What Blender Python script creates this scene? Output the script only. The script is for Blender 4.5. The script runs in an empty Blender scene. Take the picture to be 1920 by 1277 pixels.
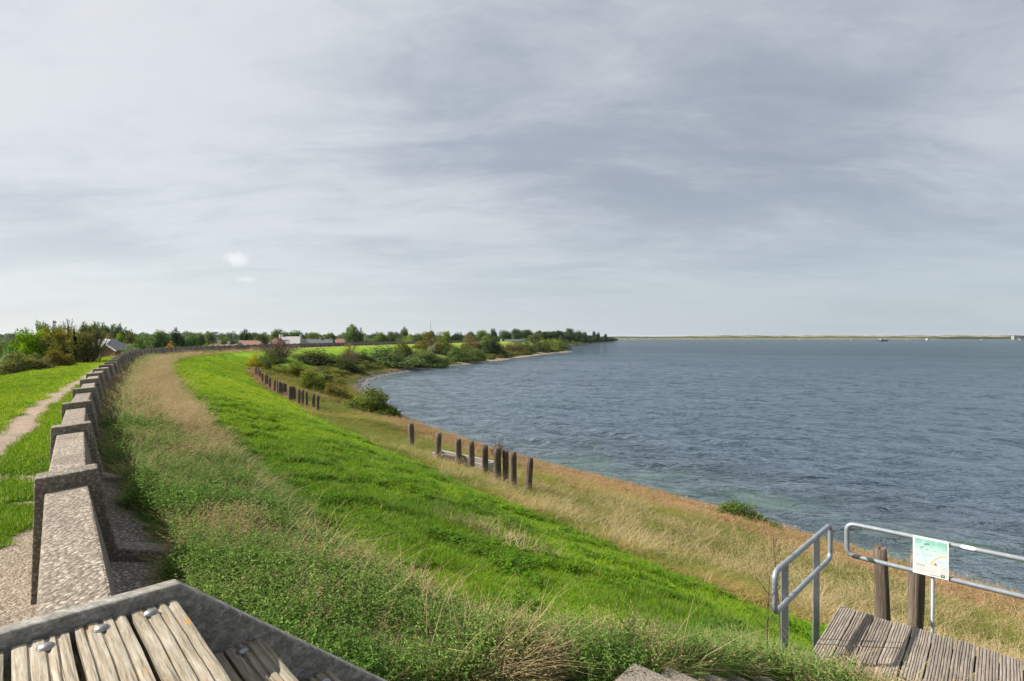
import bpy, bmesh, math, random
import numpy as np
from mathutils import Vector, Matrix

random.seed(7)
RNG = np.random.default_rng(11)
SC = bpy.context.scene
COL = SC.collection
R = math.radians

# ------------------------------------------------------------------ camera
CZ = 7.0                      # eye height above the water, metres
FPX, HPX, CXP, CYP = 990.0, 633.5, 960.0, 638.5
SY = 990.0 / 1280.0           # the survey lines below were measured with depth stretched by 1 / SY
cam_data = bpy.data.cameras.new('camera')
cam_data.sensor_width = 36.0
cam_data.lens = 36.0 * FPX / 1920.0
cam_data.clip_start = 0.05
cam_data.clip_end = 30000.0
cam = bpy.data.objects.new('camera', cam_data)
COL.objects.link(cam)
cam.location = (0, 0, CZ)
cam.rotation_euler = (R(90) - math.atan((CYP - HPX) / FPX), 0, 0)
SC.camera = cam

# ------------------------------------------------------------------ light
SUN_AZ, SUN_EL = R(-85), R(37)         # azimuth from +Y, negative = to the left
SDIR = Vector((math.sin(SUN_AZ) * math.cos(SUN_EL), math.cos(SUN_AZ) * math.cos(SUN_EL), math.sin(SUN_EL)))
sun_data = bpy.data.lights.new('sun', 'SUN')
sun_data.energy = 5.0
sun_data.angle = R(0.6)
sun_data.color = (1.0, 0.94, 0.84)
sun = bpy.data.objects.new('sun', sun_data)
COL.objects.link(sun)
sun.rotation_euler = (-SDIR).to_track_quat('-Z', 'Y').to_euler()

SC.view_settings.view_transform = 'Standard'
SC.view_settings.look = 'None'
SC.view_settings.gamma = 1.0
SC.view_settings.use_curve_mapping = False
SC.view_settings.exposure = 0.95
SC.render.engine = 'CYCLES'
SC.cycles.use_denoising = True
SC.cycles.max_bounces = 6
SC.cycles.transparent_max_bounces = 8
SC.cycles.sample_clamp_direct = 12.0
SC.cycles.sample_clamp_indirect = 6.0
SC.cycles.caustics_reflective = False
SC.cycles.caustics_refractive = False


# ------------------------------------------------------------------ node helper
class NT:
    def __init__(s, tree):
        s.t = tree
        s.n = tree.nodes
        s.l = tree.links

    def new(s, typ, **kw):
        nd = s.n.new(typ)
        for k, v in kw.items():
            setattr(nd, k, v)
        return nd

    def put(s, sock, v):
        if v is None:
            return
        if hasattr(v, 'is_linked') or hasattr(v, 'links'):
            s.l.new(v, sock)
        else:
            if isinstance(v, (tuple, list)) and len(v) == 3 and sock.type == 'RGBA':
                v = (*v, 1.0)
            sock.default_value = v

    def math(s, op, a, b=None, c=None, clamp=False):
        nd = s.new('ShaderNodeMath', operation=op, use_clamp=clamp)
        s.put(nd.inputs[0], a)
        s.put(nd.inputs[1], b)
        s.put(nd.inputs[2], c)
        return nd.outputs[0]

    def vmath(s, op, a, b=None):
        nd = s.new('ShaderNodeVectorMath', operation=op)
        s.put(nd.inputs[0], a)
        if op == 'SCALE':
            s.put(nd.inputs[3], b)
        else:
            s.put(nd.inputs[1], b)
        return nd.outputs['Value'] if op in ('DOT_PRODUCT', 'LENGTH') else nd.outputs[0]

    def mix(s, f, a, b, blend='MIX'):
        nd = s.new('ShaderNodeMix', data_type='RGBA', blend_type=blend, clamp_factor=True)
        s.put(nd.inputs[0], f)
        s.put(nd.inputs[6], a)
        s.put(nd.inputs[7], b)
        return nd.outputs[2]

    def noise(s, vec, scale, detail=4.0, rough=0.55, dist=0.0, out=0):
        nd = s.new('ShaderNodeTexNoise')
        s.put(nd.inputs['Vector'], vec)
        nd.inputs['Scale'].default_value = scale
        nd.inputs['Detail'].default_value = detail
        nd.inputs['Roughness'].default_value = rough
        nd.inputs['Distortion'].default_value = dist
        return nd.outputs[out]

    def voro(s, vec, scale, feature='F1', out='Distance', rnd=1.0):
        nd = s.new('ShaderNodeTexVoronoi', feature=feature)
        s.put(nd.inputs['Vector'], vec)
        nd.inputs['Scale'].default_value = scale
        nd.inputs['Randomness'].default_value = rnd
        return nd.outputs[out]

    def ramp(s, f, stops):
        nd = s.new('ShaderNodeValToRGB')
        cr = nd.color_ramp
        while len(cr.elements) < len(stops):
            cr.elements.new(0.5)
        for e, (p, c) in zip(cr.elements, stops):
            e.position = p
            e.color = (c, c, c, 1) if isinstance(c, (int, float)) else (*c, 1)
        s.put(nd.inputs[0], f)
        return nd.outputs[0]

    def step(s, v, a, b):
        nd = s.new('ShaderNodeMapRange', interpolation_type='SMOOTHSTEP', clamp=True)
        s.put(nd.inputs[0], v)
        s.put(nd.inputs[1], a)
        s.put(nd.inputs[2], b)
        nd.inputs[3].default_value = 0
        nd.inputs[4].default_value = 1
        return nd.outputs[0]

    def mapping(s, vec, scale=(1, 1, 1), rot=(0, 0, 0), loc=(0, 0, 0)):
        nd = s.new('ShaderNodeMapping')
        s.put(nd.inputs[0], vec)
        nd.inputs['Scale'].default_value = scale
        nd.inputs['Rotation'].default_value = rot
        nd.inputs['Location'].default_value = loc
        return nd.outputs[0]

    def bump(s, h, strength=0.5, dist=0.02, normal=None):
        nd = s.new('ShaderNodeBump')
        nd.inputs['Strength'].default_value = strength
        nd.inputs['Distance'].default_value = dist
        s.put(nd.inputs['Height'], h)
        if normal is not None:
            s.put(nd.inputs['Normal'], normal)
        return nd.outputs[0]


# ------------------------------------------------------------------ sky
world = bpy.data.worlds.new('World')
SC.world = world
world.use_nodes = True
w = NT(world.node_tree)
w.n.clear()
sky = w.new('ShaderNodeTexSky', sky_type='NISHITA')
sky.sun_disc = False
sky.sun_elevation = SUN_EL
sky.sun_rotation = SUN_AZ
sky.air_density = 1.0
sky.dust_density = 1.6
sky.ozone_density = 1.5
tc = w.new('ShaderNodeTexCoord')
D = tc.outputs['Generated']
sep = w.new('ShaderNodeSeparateXYZ')
w.put(sep.inputs[0], D)
dz = w.math('MAXIMUM', sep.outputs[2], 0.0)
inv = w.math('DIVIDE', 1.0, w.math('ADD', dz, 0.16))
px = w.math('MULTIPLY', sep.outputs[0], inv)
py = w.math('MULTIPLY', sep.outputs[1], inv)
cmb = w.new('ShaderNodeCombineXYZ')
w.put(cmb.inputs[0], px)
w.put(cmb.inputs[1], py)
P = cmb.outputs[0]
warp = w.noise(w.mapping(P, (0.5, 0.5, 1)), 1.3, 3, 0.5, out=1)
Pw = w.vmath('ADD', P, w.vmath('SCALE', w.vmath('SUBTRACT', warp, (0.5, 0.5, 0.5)), 0.6))
streak = w.noise(w.mapping(Pw, (0.62, 1.15, 1), (0, 0, R(38))), 0.85, 10, 0.60, 0.45)
streak2 = w.noise(w.mapping(Pw, (0.6, 1.9, 1), (0, 0, R(30)), (3, 1, 0)), 1.5, 10, 0.64, 0.5)
broad = w.noise(w.mapping(P, (0.45, 0.6, 1), (0, 0, R(12)), (5.3, 2.2, 0)), 1.0, 3, 0.5, 0.3)
dens = w.math('ADD', w.math('ADD', w.math('MULTIPLY', streak, 0.50), w.math('MULTIPLY', streak2, 0.28)), w.math('MULTIPLY', broad, 0.46))
sdot = w.vmath('DOT_PRODUCT', D, tuple(SDIR))
# thin cloud veil: bluish grey where it is thin, pale grey where it is thick, brighter toward the sun
wisp = w.noise(w.mapping(Pw, (0.9, 1.5, 1), (0, 0, R(30)), (1, 7, 0)), 3.2, 10, 0.68, 0.5)
dens = w.math('ADD', dens, w.math('MULTIPLY', w.math('SUBTRACT', wisp, 0.5), 0.15))
veil = w.step(dens, 0.485, 0.72)
sunward = w.math('POWER', w.step(sdot, -0.35, 1.05), 1.1)
thin = w.mix(sunward, (2.45, 2.78, 3.25), (3.2, 3.55, 4.05))
thick = w.mix(sunward, (4.1, 4.35, 4.7), (5.5, 5.62, 5.75))
ccol = w.mix(veil, thin, thick)
lowband = w.step(dz, 0.30, 0.0)
hcol = w.mix(w.step(sep.outputs[0], 0.62, -0.62), (3.55, 4.1, 4.5), (5.2, 5.55, 5.7))
ccol = w.mix(w.math('MULTIPLY', lowband, 0.86), ccol, hcol)
# one small cumulus puff above the village
pdir = Vector(((445 - 960) / FPX, 1.0, (633.5 - 487) / FPX)).normalized()
pd = w.vmath('SUBTRACT', D, tuple(pdir))
pdl = w.vmath('LENGTH', w.mapping(pd, (1.0, 1.0, 1.75)))
pn = w.noise(D, 60, 5, 0.6)
puff = w.math('MULTIPLY', w.step(w.math('ADD', pdl, w.math('MULTIPLY', w.math('SUBTRACT', pn, 0.5), 0.03)), 0.025, 0.006), 0.42)
pdir2 = Vector(((462 - 960) / FPX, 1.0, (633.5 - 524) / FPX)).normalized()
pd2 = w.vmath('LENGTH', w.mapping(w.vmath('SUBTRACT', D, tuple(pdir2)), (1.0, 1.0, 2.6)))
puff2 = w.math('MULTIPLY', w.step(w.math('ADD', pd2, w.math('MULTIPLY', w.math('SUBTRACT', pn, 0.5), 0.03)), 0.022, 0.004), 0.25)
ccol = w.mix(w.math('ADD', puff, puff2), ccol, (8.2, 8.2, 8.2))
final = w.mix(0.90, sky.outputs[0], ccol)
bg = w.new('ShaderNodeBackground')
w.put(bg.inputs[0], final)
bg.inputs[1].default_value = 0.075
wo = w.new('ShaderNodeOutputWorld')
w.l.new(bg.outputs[0], wo.inputs[0])


# ------------------------------------------------------------------ object helpers
def link(o, parent=None):
    COL.objects.link(o)
    if parent is not None:
        o.parent = parent
    return o


def tag(o, label=None, cat=None, group=None, kind=None):
    if label:
        o['label'] = label
    if cat:
        o['category'] = cat
    if group:
        o['group'] = group
    if kind:
        o['kind'] = kind
    return o


def empty(name, loc=(0, 0, 0), rz=0.0, **kw):
    o = bpy.data.objects.new(name, None)
    o.empty_display_size = 0.1
    o.location = loc
    o.rotation_euler = (0, 0, rz)
    link(o)
    return tag(o, **kw)


def mesh_np(name, V, Fq, mat=None, smooth=False, attrs=None):
    """V (n,3), Fq list/array of faces (same or mixed length)."""
    me = bpy.data.meshes.new(name)
    V = np.asarray(V, dtype=np.float32)
    if isinstance(Fq, np.ndarray):
        nf, k = Fq.shape
        me.vertices.add(len(V))
        me.vertices.foreach_set('co', V.ravel())
        me.loops.add(nf * k)
        me.loops.foreach_set('vertex_index', Fq.astype(np.int32).ravel())
        me.polygons.add(nf)
        me.polygons.foreach_set('loop_start', np.arange(0, nf * k, k, dtype=np.int32))
        me.update(calc_edges=True)
    else:
        me.from_pydata([tuple(v) for v in V.tolist()], [], Fq)
        me.update()
    if smooth:
        me.polygons.foreach_set('use_smooth', np.ones(len(me.polygons), dtype=bool))
    if attrs:
        for k, a in attrs.items():
            a = np.asarray(a, dtype=np.float32)
            if a.ndim == 2:
                at = me.attributes.new(k, 'FLOAT_COLOR', 'POINT')
                if a.shape[1] == 3:
                    a = np.concatenate([a, np.ones((len(a), 1), np.float32)], 1)
                at.data.foreach_set('color', a.ravel())
            else:
                at = me.attributes.new(k, 'FLOAT', 'POINT')
                at.data.foreach_set('value', a)
    if mat is not None:
        me.materials.append(mat)
    return me


def obj(name, me, parent=None, loc=None, rot=None):
    o = bpy.data.objects.new(name, me)
    if loc is not None:
        o.location = loc
    if rot is not None:
        o.rotation_euler = rot
    return link(o, parent)


class MB:
    """collects simple solids into one mesh"""

    def __init__(s):
        s.v, s.f = [], []

    def add(s, V, Fs):
        o = len(s.v)
        s.v += [tuple(p) for p in V]
        s.f += [tuple(i + o for i in f) for f in Fs]

    def box(s, c, size, M=None):
        hx, hy, hz = size[0] / 2, size[1] / 2, size[2] / 2
        V = [Vector((c[0] + a * hx, c[1] + b * hy, c[2] + d * hz)) for a in (-1, 1) for b in (-1, 1) for d in (-1, 1)]
        if M is not None:
            V = [M @ p for p in V]
        s.add(V, [(0, 1, 3, 2), (4, 6, 7, 5), (0, 4, 5, 1), (2, 3, 7, 6), (0, 2, 6, 4), (1, 5, 7, 3)])

    def prism(s, poly, axis0, axis1, ax_u, ax_v, origin=(0, 0, 0)):
        """extrude polygon (u,v) from axis0 to axis1 vectors"""
        o = Vector(origin)
        u, v = Vector(ax_u), Vector(ax_v)
        a0, a1 = Vector(axis0), Vector(axis1)
        n = len(poly)
        V = [o + a0 + u * p[0] + v * p[1] for p in poly] + [o + a1 + u * p[0] + v * p[1] for p in poly]
        Fs = [tuple(range(n)), tuple(range(2 * n - 1, n - 1, -1))]
        Fs += [(i, n + i, n + (i + 1) % n, (i + 1) % n) for i in range(n)]
        s.add(V, Fs)

    def tube(s, pts, rad, n=10, closed=False, cap=True):
        pts = [Vector(p) for p in pts]
        rads = rad if isinstance(rad, (list, tuple)) else [rad] * len(pts)
        rings = []
        ref = None
        for i, p in enumerate(pts):
            if closed:
                t = (pts[(i + 1) % len(pts)] - pts[i - 1]).normalized()
            else:
                t = (pts[min(i + 1, len(pts) - 1)] - pts[max(i - 1, 0)]).normalized()
            if ref is None:
                ref = Vector((0, 0, 1)) if abs(t.z) < 0.9 else Vector((1, 0, 0))
            a = (ref - t * ref.dot(t))
            if a.length < 1e-4:
                a = t.orthogonal()
            a.normalize()
            b = t.cross(a)
            ref = a
            rings.append([p + (a * math.cos(2 * math.pi * k / n) + b * math.sin(2 * math.pi * k / n)) * rads[i] for k in range(n)])
        V = [q for r_ in rings for q in r_]
        Fs = []
        m = len(rings)
        for i in range(m if closed else m - 1):
            j = (i + 1) % m
            for k in range(n):
                Fs.append((i * n + k, i * n + (k + 1) % n, j * n + (k + 1) % n, j * n + k))
        if cap and not closed:
            Fs.append(tuple(range(n - 1, -1, -1)))
            Fs.append(tuple(range((m - 1) * n, m * n)))
        s.add(V, Fs)

    def mesh(s, name, mat, smooth=False, bevel=0.0, seg=1):
        me = bpy.data.meshes.new(name)
        me.from_pydata(s.v, [], s.f)
        bm = bmesh.new()
        bm.from_mesh(me)
        bmesh.ops.recalc_face_normals(bm, faces=bm.faces)
        if bevel:
            es = [e for e in bm.edges if len(e.link_faces) == 2 and e.calc_face_angle(0) > 0.35]
            bmesh.ops.bevel(bm, geom=es, offset=bevel, segments=seg, affect='EDGES', profile=0.5)
        bm.to_mesh(me)
        bm.free()
        if smooth:
            me.polygons.foreach_set('use_smooth', np.ones(len(me.polygons), dtype=bool))
        me.materials.append(mat)
        return me

    def build(s, name, mat, parent=None, smooth=False, bevel=0.0, seg=1, loc=None):
        return obj(name, s.mesh(name, mat, smooth, bevel, seg), parent, loc)


# ------------------------------------------------------------------ numpy noise
def _hash(ix, iy, seed):
    h = (ix.astype(np.int64) * 374761393 + iy.astype(np.int64) * 668265263 + seed * 974711) & 0x7fffffff
    h = ((h ^ (h >> 13)) * 1274126177) & 0x7fffffff
    return ((h ^ (h >> 16)) & 0xffff) / 65535.0


def vnoise(x, y, scale=1.0, seed=0, octaves=3):
    x = np.asarray(x, float) * scale
    y = np.asarray(y, float) * scale
    tot = np.zeros_like(x)
    amp, norm = 1.0, 0.0
    for o in range(octaves):
        ix, iy = np.floor(x), np.floor(y)
        fx, fy = x - ix, y - iy
        fx = fx * fx * (3 - 2 * fx)
        fy = fy * fy * (3 - 2 * fy)
        a = _hash(ix, iy, seed + o)
        b = _hash(ix + 1, iy, seed + o)
        c = _hash(ix, iy + 1, seed + o)
        d = _hash(ix + 1, iy + 1, seed + o)
        tot += amp * ((a * (1 - fx) + b * fx) * (1 - fy) + (c * (1 - fx) + d * fx) * fy)
        norm += amp
        amp *= 0.5
        x = x * 2.03 + 17.1
        y = y * 2.03 + 5.7
    return tot / norm


def sstep(v, a, b):
    t = np.clip((np.asarray(v, float) - a) / (b - a), 0, 1)
    return t * t * (3 - 2 * t)


# ------------------------------------------------------------------ the lie of the land
def catmull(pts, step=1.0):
    pts = np.asarray(pts, float)
    P = np.vstack([2 * pts[0] - pts[1], pts, 2 * pts[-1] - pts[-2]])
    out = []
    for i in range(1, len(P) - 2):
        n = max(2, int(np.linalg.norm(P[i + 1] - P[i]) / step))
        n = min(n, 24)
        t = np.linspace(0, 1, n, endpoint=False)[:, None]
        out.append(0.5 * ((2 * P[i]) + (-P[i - 1] + P[i + 1]) * t + (2 * P[i - 1] - 5 * P[i] + 4 * P[i + 1] - P[i + 2]) * t ** 2
                          + (-P[i - 1] + 3 * P[i] - 3 * P[i + 1] + P[i + 2]) * t ** 3))
    out.append(P[-2][None])
    return np.vstack(out)


WALL_PTS = [(40, -66), (12, -20), (1.75, -2.5), (0.05, 0.0), (-1.50, 2.34), (-2.76, 4.23), (-4.30, 6.66), (-5.74, 9.0), (-7.12, 11.36), (-8.72, 14.1),
            (-10.4, 17.05), (-12.8, 21.5), (-15.5, 26.6), (-19.0, 33.0), (-23.6, 42.0), (-28.4, 52.0), (-33.0, 63.0), (-37.6, 76.0),
            (-41.2, 90.0), (-43.4, 104.0), (-44.4, 118.0), (-44.2, 140.0), (-42.4, 165.0), (-38.5, 200.0), (-33.0, 235.0),
            (-22, 290), (0, 400), (45, 620), (90, 1000), (110, 1500), (100, 3300)]
SHORE_PTS = [(70, -66), (37, -15), (22, 5), (14.0, 17.0), (10.0, 24.0), (7.2, 29.0), (3.6, 34.5), (-0.4, 40.5), (-5.4, 50.0), (-10.5, 61.0),
             (-16.0, 76), (-21.2, 95), (-24.5, 116), (-23.0, 138), (-19.6, 157), (-14, 174), (-9, 190), (-1, 222), (8, 263), (20, 312),
             (31, 345), (30, 352), (22, 362), (14, 385), (16, 440), (42, 560), (78, 740), (112, 900), (150, 1060), (176, 1130), (178, 1150),
             (150, 1190), (140, 1400), (190, 2300), (420, 2780), (2500, 2960), (6000, 2900)]
WALL = catmull(WALL_PTS, 1.2)
SHORE = catmull(SHORE_PTS, 4.0)
WARC = np.concatenate([[0], np.cumsum(np.linalg.norm(np.diff(WALL, axis=0), axis=1))])


def sdist(x, y, poly):
    """signed distance (positive to the right of the line's run) and index along it"""
    x = np.asarray(x, float).ravel()
    y = np.asarray(y, float).ravel()
    A = poly[:-1]
    Dv = poly[1:] - A
    L2 = (Dv ** 2).sum(1)
    out = np.empty(len(x))
    par = np.empty(len(x))
    for c in range(0, len(x), 8000):
        xs, ys = x[c:c + 8000, None], y[c:c + 8000, None]
        ax, ay = xs - A[None, :, 0], ys - A[None, :, 1]
        t = np.clip((ax * Dv[:, 0] + ay * Dv[:, 1]) / L2, 0, 1)
        dx, dy = ax - t * Dv[:, 0], ay - t * Dv[:, 1]
        d2 = dx * dx + dy * dy
        k = d2.argmin(1)
        r_ = np.arange(len(k))
        cr = Dv[k, 0] * ay[r_, k] - Dv[k, 1] * ax[r_, k]
        out[c:c + 8000] = np.sqrt(d2[r_, k]) * np.where(cr < 0, 1, -1)
        par[c:c + 8000] = k + t[r_, k]
    return out, par


ARC_F1 = float(np.interp(-4.23, -WALL[::-1, 1], WARC[::-1])) if False else float(np.interp(4.23, WALL[:60, 1], WARC[:60]))


def crest_drop(arc):
    """how far the wall's top and crest lie under the eye, by arc length from the nearest post"""
    return 0.82 + 0.28 * sstep(arc, 25, 120)


PS = np.array([0, 0.12, 0.9, 1.0, 2.4, 3.4, 5.0, 7.0, 9.5, 11.0, 13.0, 16.0, 19.0, 20.0])
PZ = np.array([1.75, 1.75, 1.80, 1.62, 2.06, 2.30, 2.74, 3.50, 4.45, 4.85, 5.35, 6.15, 6.80, 7.00])


def se(x, y):
    y = np.asarray(y, float) / SY
    s, k = sdist(x, y, WALL)
    e, _ = sdist(x, y, SHORE)
    arc = np.interp(k, np.arange(len(WALL)), WARC) - ARC_F1
    return s, -e, arc


def height_se(x, y, s, e, arc, rough=True):
    x = np.asarray(x, float).ravel()
    y = np.asarray(y, float).ravel()
    cd = crest_drop(arc) - 0.82
    t = np.clip(s / np.maximum(s + np.maximum(e, 0), 1e-6), 0, 1) * 20
    wide = sstep(s + e, 24, 40)
    land = CZ - np.interp(np.where(s < 3, s, t), PS, PZ) - cd * sstep(t, 14, 2)
    n1 = vnoise(x, y, 0.45, 3, 3) - 0.5
    n2 = vnoise(x, y, 0.12, 9, 2) - 0.5
    land = land + (n1 * 0.16 + n2 * 0.35) * sstep(s, 8.5, 12) * sstep(e, 0.5, 4)
    land = land + (n1 * 0.10) * sstep(s, 1.2, 3)
    land = land + wide * (vnoise(x, y, 0.05, 21, 3) - 0.45) * 2.0 * sstep(e, 2, 14) * sstep(s, 14, 26)
    land = land + 0.10 * np.exp(-((x - 0.9) ** 2 + (y / SY - 3.9) ** 2) / 1.5 ** 2) * sstep(s, 1.0, 2.0)
    land = np.where(e < 0, 0.0 + np.maximum(0.10 * e - 0.05, -3.0), land)
    sl = -s
    back = np.interp(sl, [0, 0.2, 1.5, 4.0, 5.2, 17, 60], [5.42, 5.42, 5.43, 5.30, 5.05, 1.2, 0.9]) - cd
    back = back + (n1 * 0.10) * sstep(sl, 1.4, 3) + (vnoise(x, y, 2.2, 5, 2) - 0.5) * 0.03
    return np.where(s < 0, back, land)


def gz(x, y):
    s, e, a = se(x, y)
    return height_se(x, y, s, e, a)


def gz1(x, y):
    return float(gz(np.array([x]), np.array([y]))[0])


def hits(pxs, pys):
    """where the rays through photograph pixels meet the ground -> (x, y, z)"""
    pxs = np.asarray(pxs, float)
    pys = np.asarray(pys, float)
    d = np.geomspace(1.1, 1200, 2600)
    res = []
    for u, v in zip(pxs, pys):
        x = (u - CXP) / FPX * d
        z = CZ - (v - HPX) / FPX * d
        g = np.maximum(gz(x, d), -0.2)
        k = int(np.argmax(z < g))
        if not (z < g).any():
            k = len(d) - 1
        res.append((x[k], d[k], g[k]))
    return np.array(res)


# ------------------------------------------------------------------ materials
def material(name):
    m = bpy.data.materials.new(name)
    m.use_nodes = True
    m.node_tree.nodes.clear()
    t = NT(m.node_tree)
    out = t.new('ShaderNodeOutputMaterial')
    return m, t, out


def principled(t, out, color, rough=0.8, normal=None, metal=0.0, spec=0.3):
    b = t.new('ShaderNodeBsdfPrincipled')
    t.put(b.inputs['Base Color'], color)
    t.put(b.inputs['Roughness'], rough)
    t.put(b.inputs['Metallic'], metal)
    b.inputs['Specular IOR Level'].default_value = spec
    if normal is not None:
        t.put(b.inputs['Normal'], normal)
    t.l.new(b.outputs[0], out.inputs[0])
    return b


def obj_coord(t):
    return t.new('ShaderNodeTexCoord').outputs['Object']


def geo_pos(t):
    return t.new('ShaderNodeNewGeometry').outputs['Position']


def mat_concrete(name, cols, scale=55.0, bump=0.6, moss=0.25, pebble=1.0):
    """washed gravel concrete: pebbles in a matrix, blotched by lichen and damp"""
    m, t, out = material(name)
    p = geo_pos(t)
    pw = t.vmath('ADD', p, t.vmath('SCALE', t.noise(p, 30, 2, 0.5, out=1), 0.02))
    cell = t.voro(pw, scale, out='Color')
    dist = t.voro(pw, scale)
    sepc = t.new('ShaderNodeSeparateColor')
    t.put(sepc.inputs[0], cell)
    pc = t.ramp(sepc.outputs[0], [(0.0, cols[0]), (0.4, cols[1]), (0.75, cols[2]), (1.0, cols[3])])
    base = t.mix(t.math('MULTIPLY', t.step(dist, 0.35, 0.75), pebble), pc, tuple(c * 0.62 for c in cols[1]))
    blot = t.noise(p, 2.2, 5, 0.6)
    base = t.mix(t.math('MULTIPLY', t.step(blot, 0.5, 0.72), 0.65), base, tuple(c * 0.5 for c in cols[1]))
    li = t.noise(p, 11, 5, 0.65)
    base = t.mix(t.math('MULTIPLY', t.step(li, 0.60, 0.68), moss), base, (0.30, 0.29, 0.22))
    li2 = t.noise(p, 17, 4, 0.6)
    base = t.mix(t.math('MULTIPLY', t.step(li2, 0.66, 0.72), moss), base, (0.30, 0.17, 0.05))
    oi = t.new('ShaderNodeObjectInfo')
    base = t.mix(1.0, base, t.ramp(oi.outputs['Random'], [(0, 0.82), (1, 1.12)]), 'MULTIPLY')
    h = t.math('ADD', t.math('MULTIPLY', t.math('SUBTRACT', 1.0, dist), pebble), t.math('MULTIPLY', t.noise(p, 160, 3), 0.4))
    nrm = t.bump(h, bump, 0.012)
    principled(t, out, base, 0.9, nrm, spec=0.2)
    return m


def mat_wood(name, dark, mid, light, lichen=0.0, grain=(1, 60, 60), rot=0.0):
    """weathered timber, grain along object X"""
    m, t, out = material(name)
    p = obj_coord(t)
    oi = t.new('ShaderNodeObjectInfo')
    off = t.vmath('SCALE', oi.outputs['Location'], 3.7)
    p2 = t.vmath('ADD', p, off)
    g = t.noise(t.mapping(p2, grain), 1.0, 6, 0.65, 0.4)
    g2 = t.noise(t.mapping(p2, (grain[0] * 4, grain[1] * 3, grain[2] * 3)), 1.0, 4, 0.6)
    c = t.ramp(t.math('ADD', t.math('MULTIPLY', g, 0.7), t.math('MULTIPLY', g2, 0.3)), [(0.30, dark), (0.5, mid), (0.68, light)])
    bl = t.noise(p2, 5.0, 4, 0.6)
    c = t.mix(t.math('MULTIPLY', t.step(bl, 0.5, 0.7), 0.5), c, tuple(x * 0.72 for x in mid))
    c = t.mix(1.0, c, t.ramp(oi.outputs['Random'], [(0, 0.80), (1, 1.15)]), 'MULTIPLY')
    if lichen:
        ln = t.noise(t.mapping(p2, (9, 22, 22)), 1.0, 5, 0.7)
        reg = t.noise(p2, 2.3, 2, 0.5)
        f = t.math('MULTIPLY', t.step(ln, 0.60, 0.66), t.step(reg, 0.47, 0.60))
        c = t.mix(t.math('MULTIPLY', f, lichen), c, (0.42, 0.22, 0.035))
        ln2 = t.noise(t.mapping(p2, (14, 26, 26), (0, 0, 0), (4, 3, 1)), 1.0, 5, 0.7)
        c = t.mix(t.math('MULTIPLY', t.step(ln2, 0.62, 0.69), lichen * 0.5), c, (0.36, 0.38, 0.32))
    nrm = t.bump(t.math('ADD', g, t.math('MULTIPLY', g2, 0.5)), 0.55, 0.006)
    principled(t, out, c, 0.88, nrm, spec=0.15)
    return m


def mat_plain(name, col, rough=0.6, metal=0.0, var=0.2, nscale=20.0, bump=0.0, spec=0.3, stain=None):
    m, t, out = material(name)
    p = obj_coord(t)
    n = t.noise(p, nscale, 5, 0.6)
    c = t.mix(1.0, tuple(col), t.ramp(n, [(0.25, 1 - var), (0.75, 1 + var)]), 'MULTIPLY')
    if stain:
        c = t.mix(t.math('MULTIPLY', t.step(t.noise(p, nscale * 0.4, 4, 0.65), 0.52, 0.70), 0.6), c, stain)
    nrm = t.bump(n, bump, 0.01) if bump else None
    principled(t, out, c, rough, nrm, metal, spec)
    return m


def mat_leaf(name, trans=0.35, gloss=0.0):
    """foliage: the object's own colour, varied leaf by leaf (attribute 'lv') and clump by clump ('cv')"""
    m, t, out = material(name)
    oi = t.new('ShaderNodeObjectInfo')
    lv = t.new('ShaderNodeAttribute', attribute_name='lv').outputs['Fac']
    cv = t.new('ShaderNodeAttribute', attribute_name='cv').outputs['Fac']
    c = t.mix(1.0, oi.outputs['Color'], t.ramp(lv, [(0, 0.95), (1, 2.25)]), 'MULTIPLY')
    c = t.mix(1.0, c, t.ramp(cv, [(0, (0.68, 0.66, 0.70)), (0.5, (1, 1, 1)), (1, (1.45, 1.32, 0.95))]), 'MULTIPLY')
    d = t.new('ShaderNodeBsdfDiffuse')
    tr = t.new('ShaderNodeBsdfTranslucent')
    t.put(d.inputs[0], c)
    t.put(tr.inputs[0], t.mix(1.0, c, (1.15, 1.2, 0.6), 'MULTIPLY'))
    mx = t.new('ShaderNodeMixShader')
    mx.inputs[0].default_value = trans
    t.l.new(d.outputs[0], mx.inputs[1])
    t.l.new(tr.outputs[0], mx.inputs[2])
    t.l.new(mx.outputs[0], out.inputs[0])
    return m


def mat_blade(name, stops, dry, trans=0.4):
    """grass blades: colour by tuft ('tint', per instance) and by blade ('lv'); 'dry' is the straw colour of the dead ones"""
    m, t, out = material(name)
    tint = t.new('ShaderNodeAttribute', attribute_type='INSTANCER', attribute_name='tint').outputs['Fac']
    lv = t.new('ShaderNodeAttribute', attribute_name='lv').outputs['Fac']
    dv = t.new('ShaderNodeAttribute', attribute_name='cv').outputs['Fac']
    c = t.ramp(tint, stops)
    c = t.mix(1.0, c, t.ramp(lv, [(0, 0.60), (1, 1.40)]), 'MULTIPLY')
    c = t.mix(dv, c, dry)
    d = t.new('ShaderNodeBsdfDiffuse')
    tr = t.new('ShaderNodeBsdfTranslucent')
    t.put(d.inputs[0], c)
    t.put(tr.inputs[0], c)
    mx = t.new('ShaderNodeMixShader')
    mx.inputs[0].default_value = trans
    t.l.new(d.outputs[0], mx.inputs[1])
    t.l.new(tr.outputs[0], mx.inputs[2])
    t.l.new(mx.outputs[0], out.inputs[0])
    return m


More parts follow.
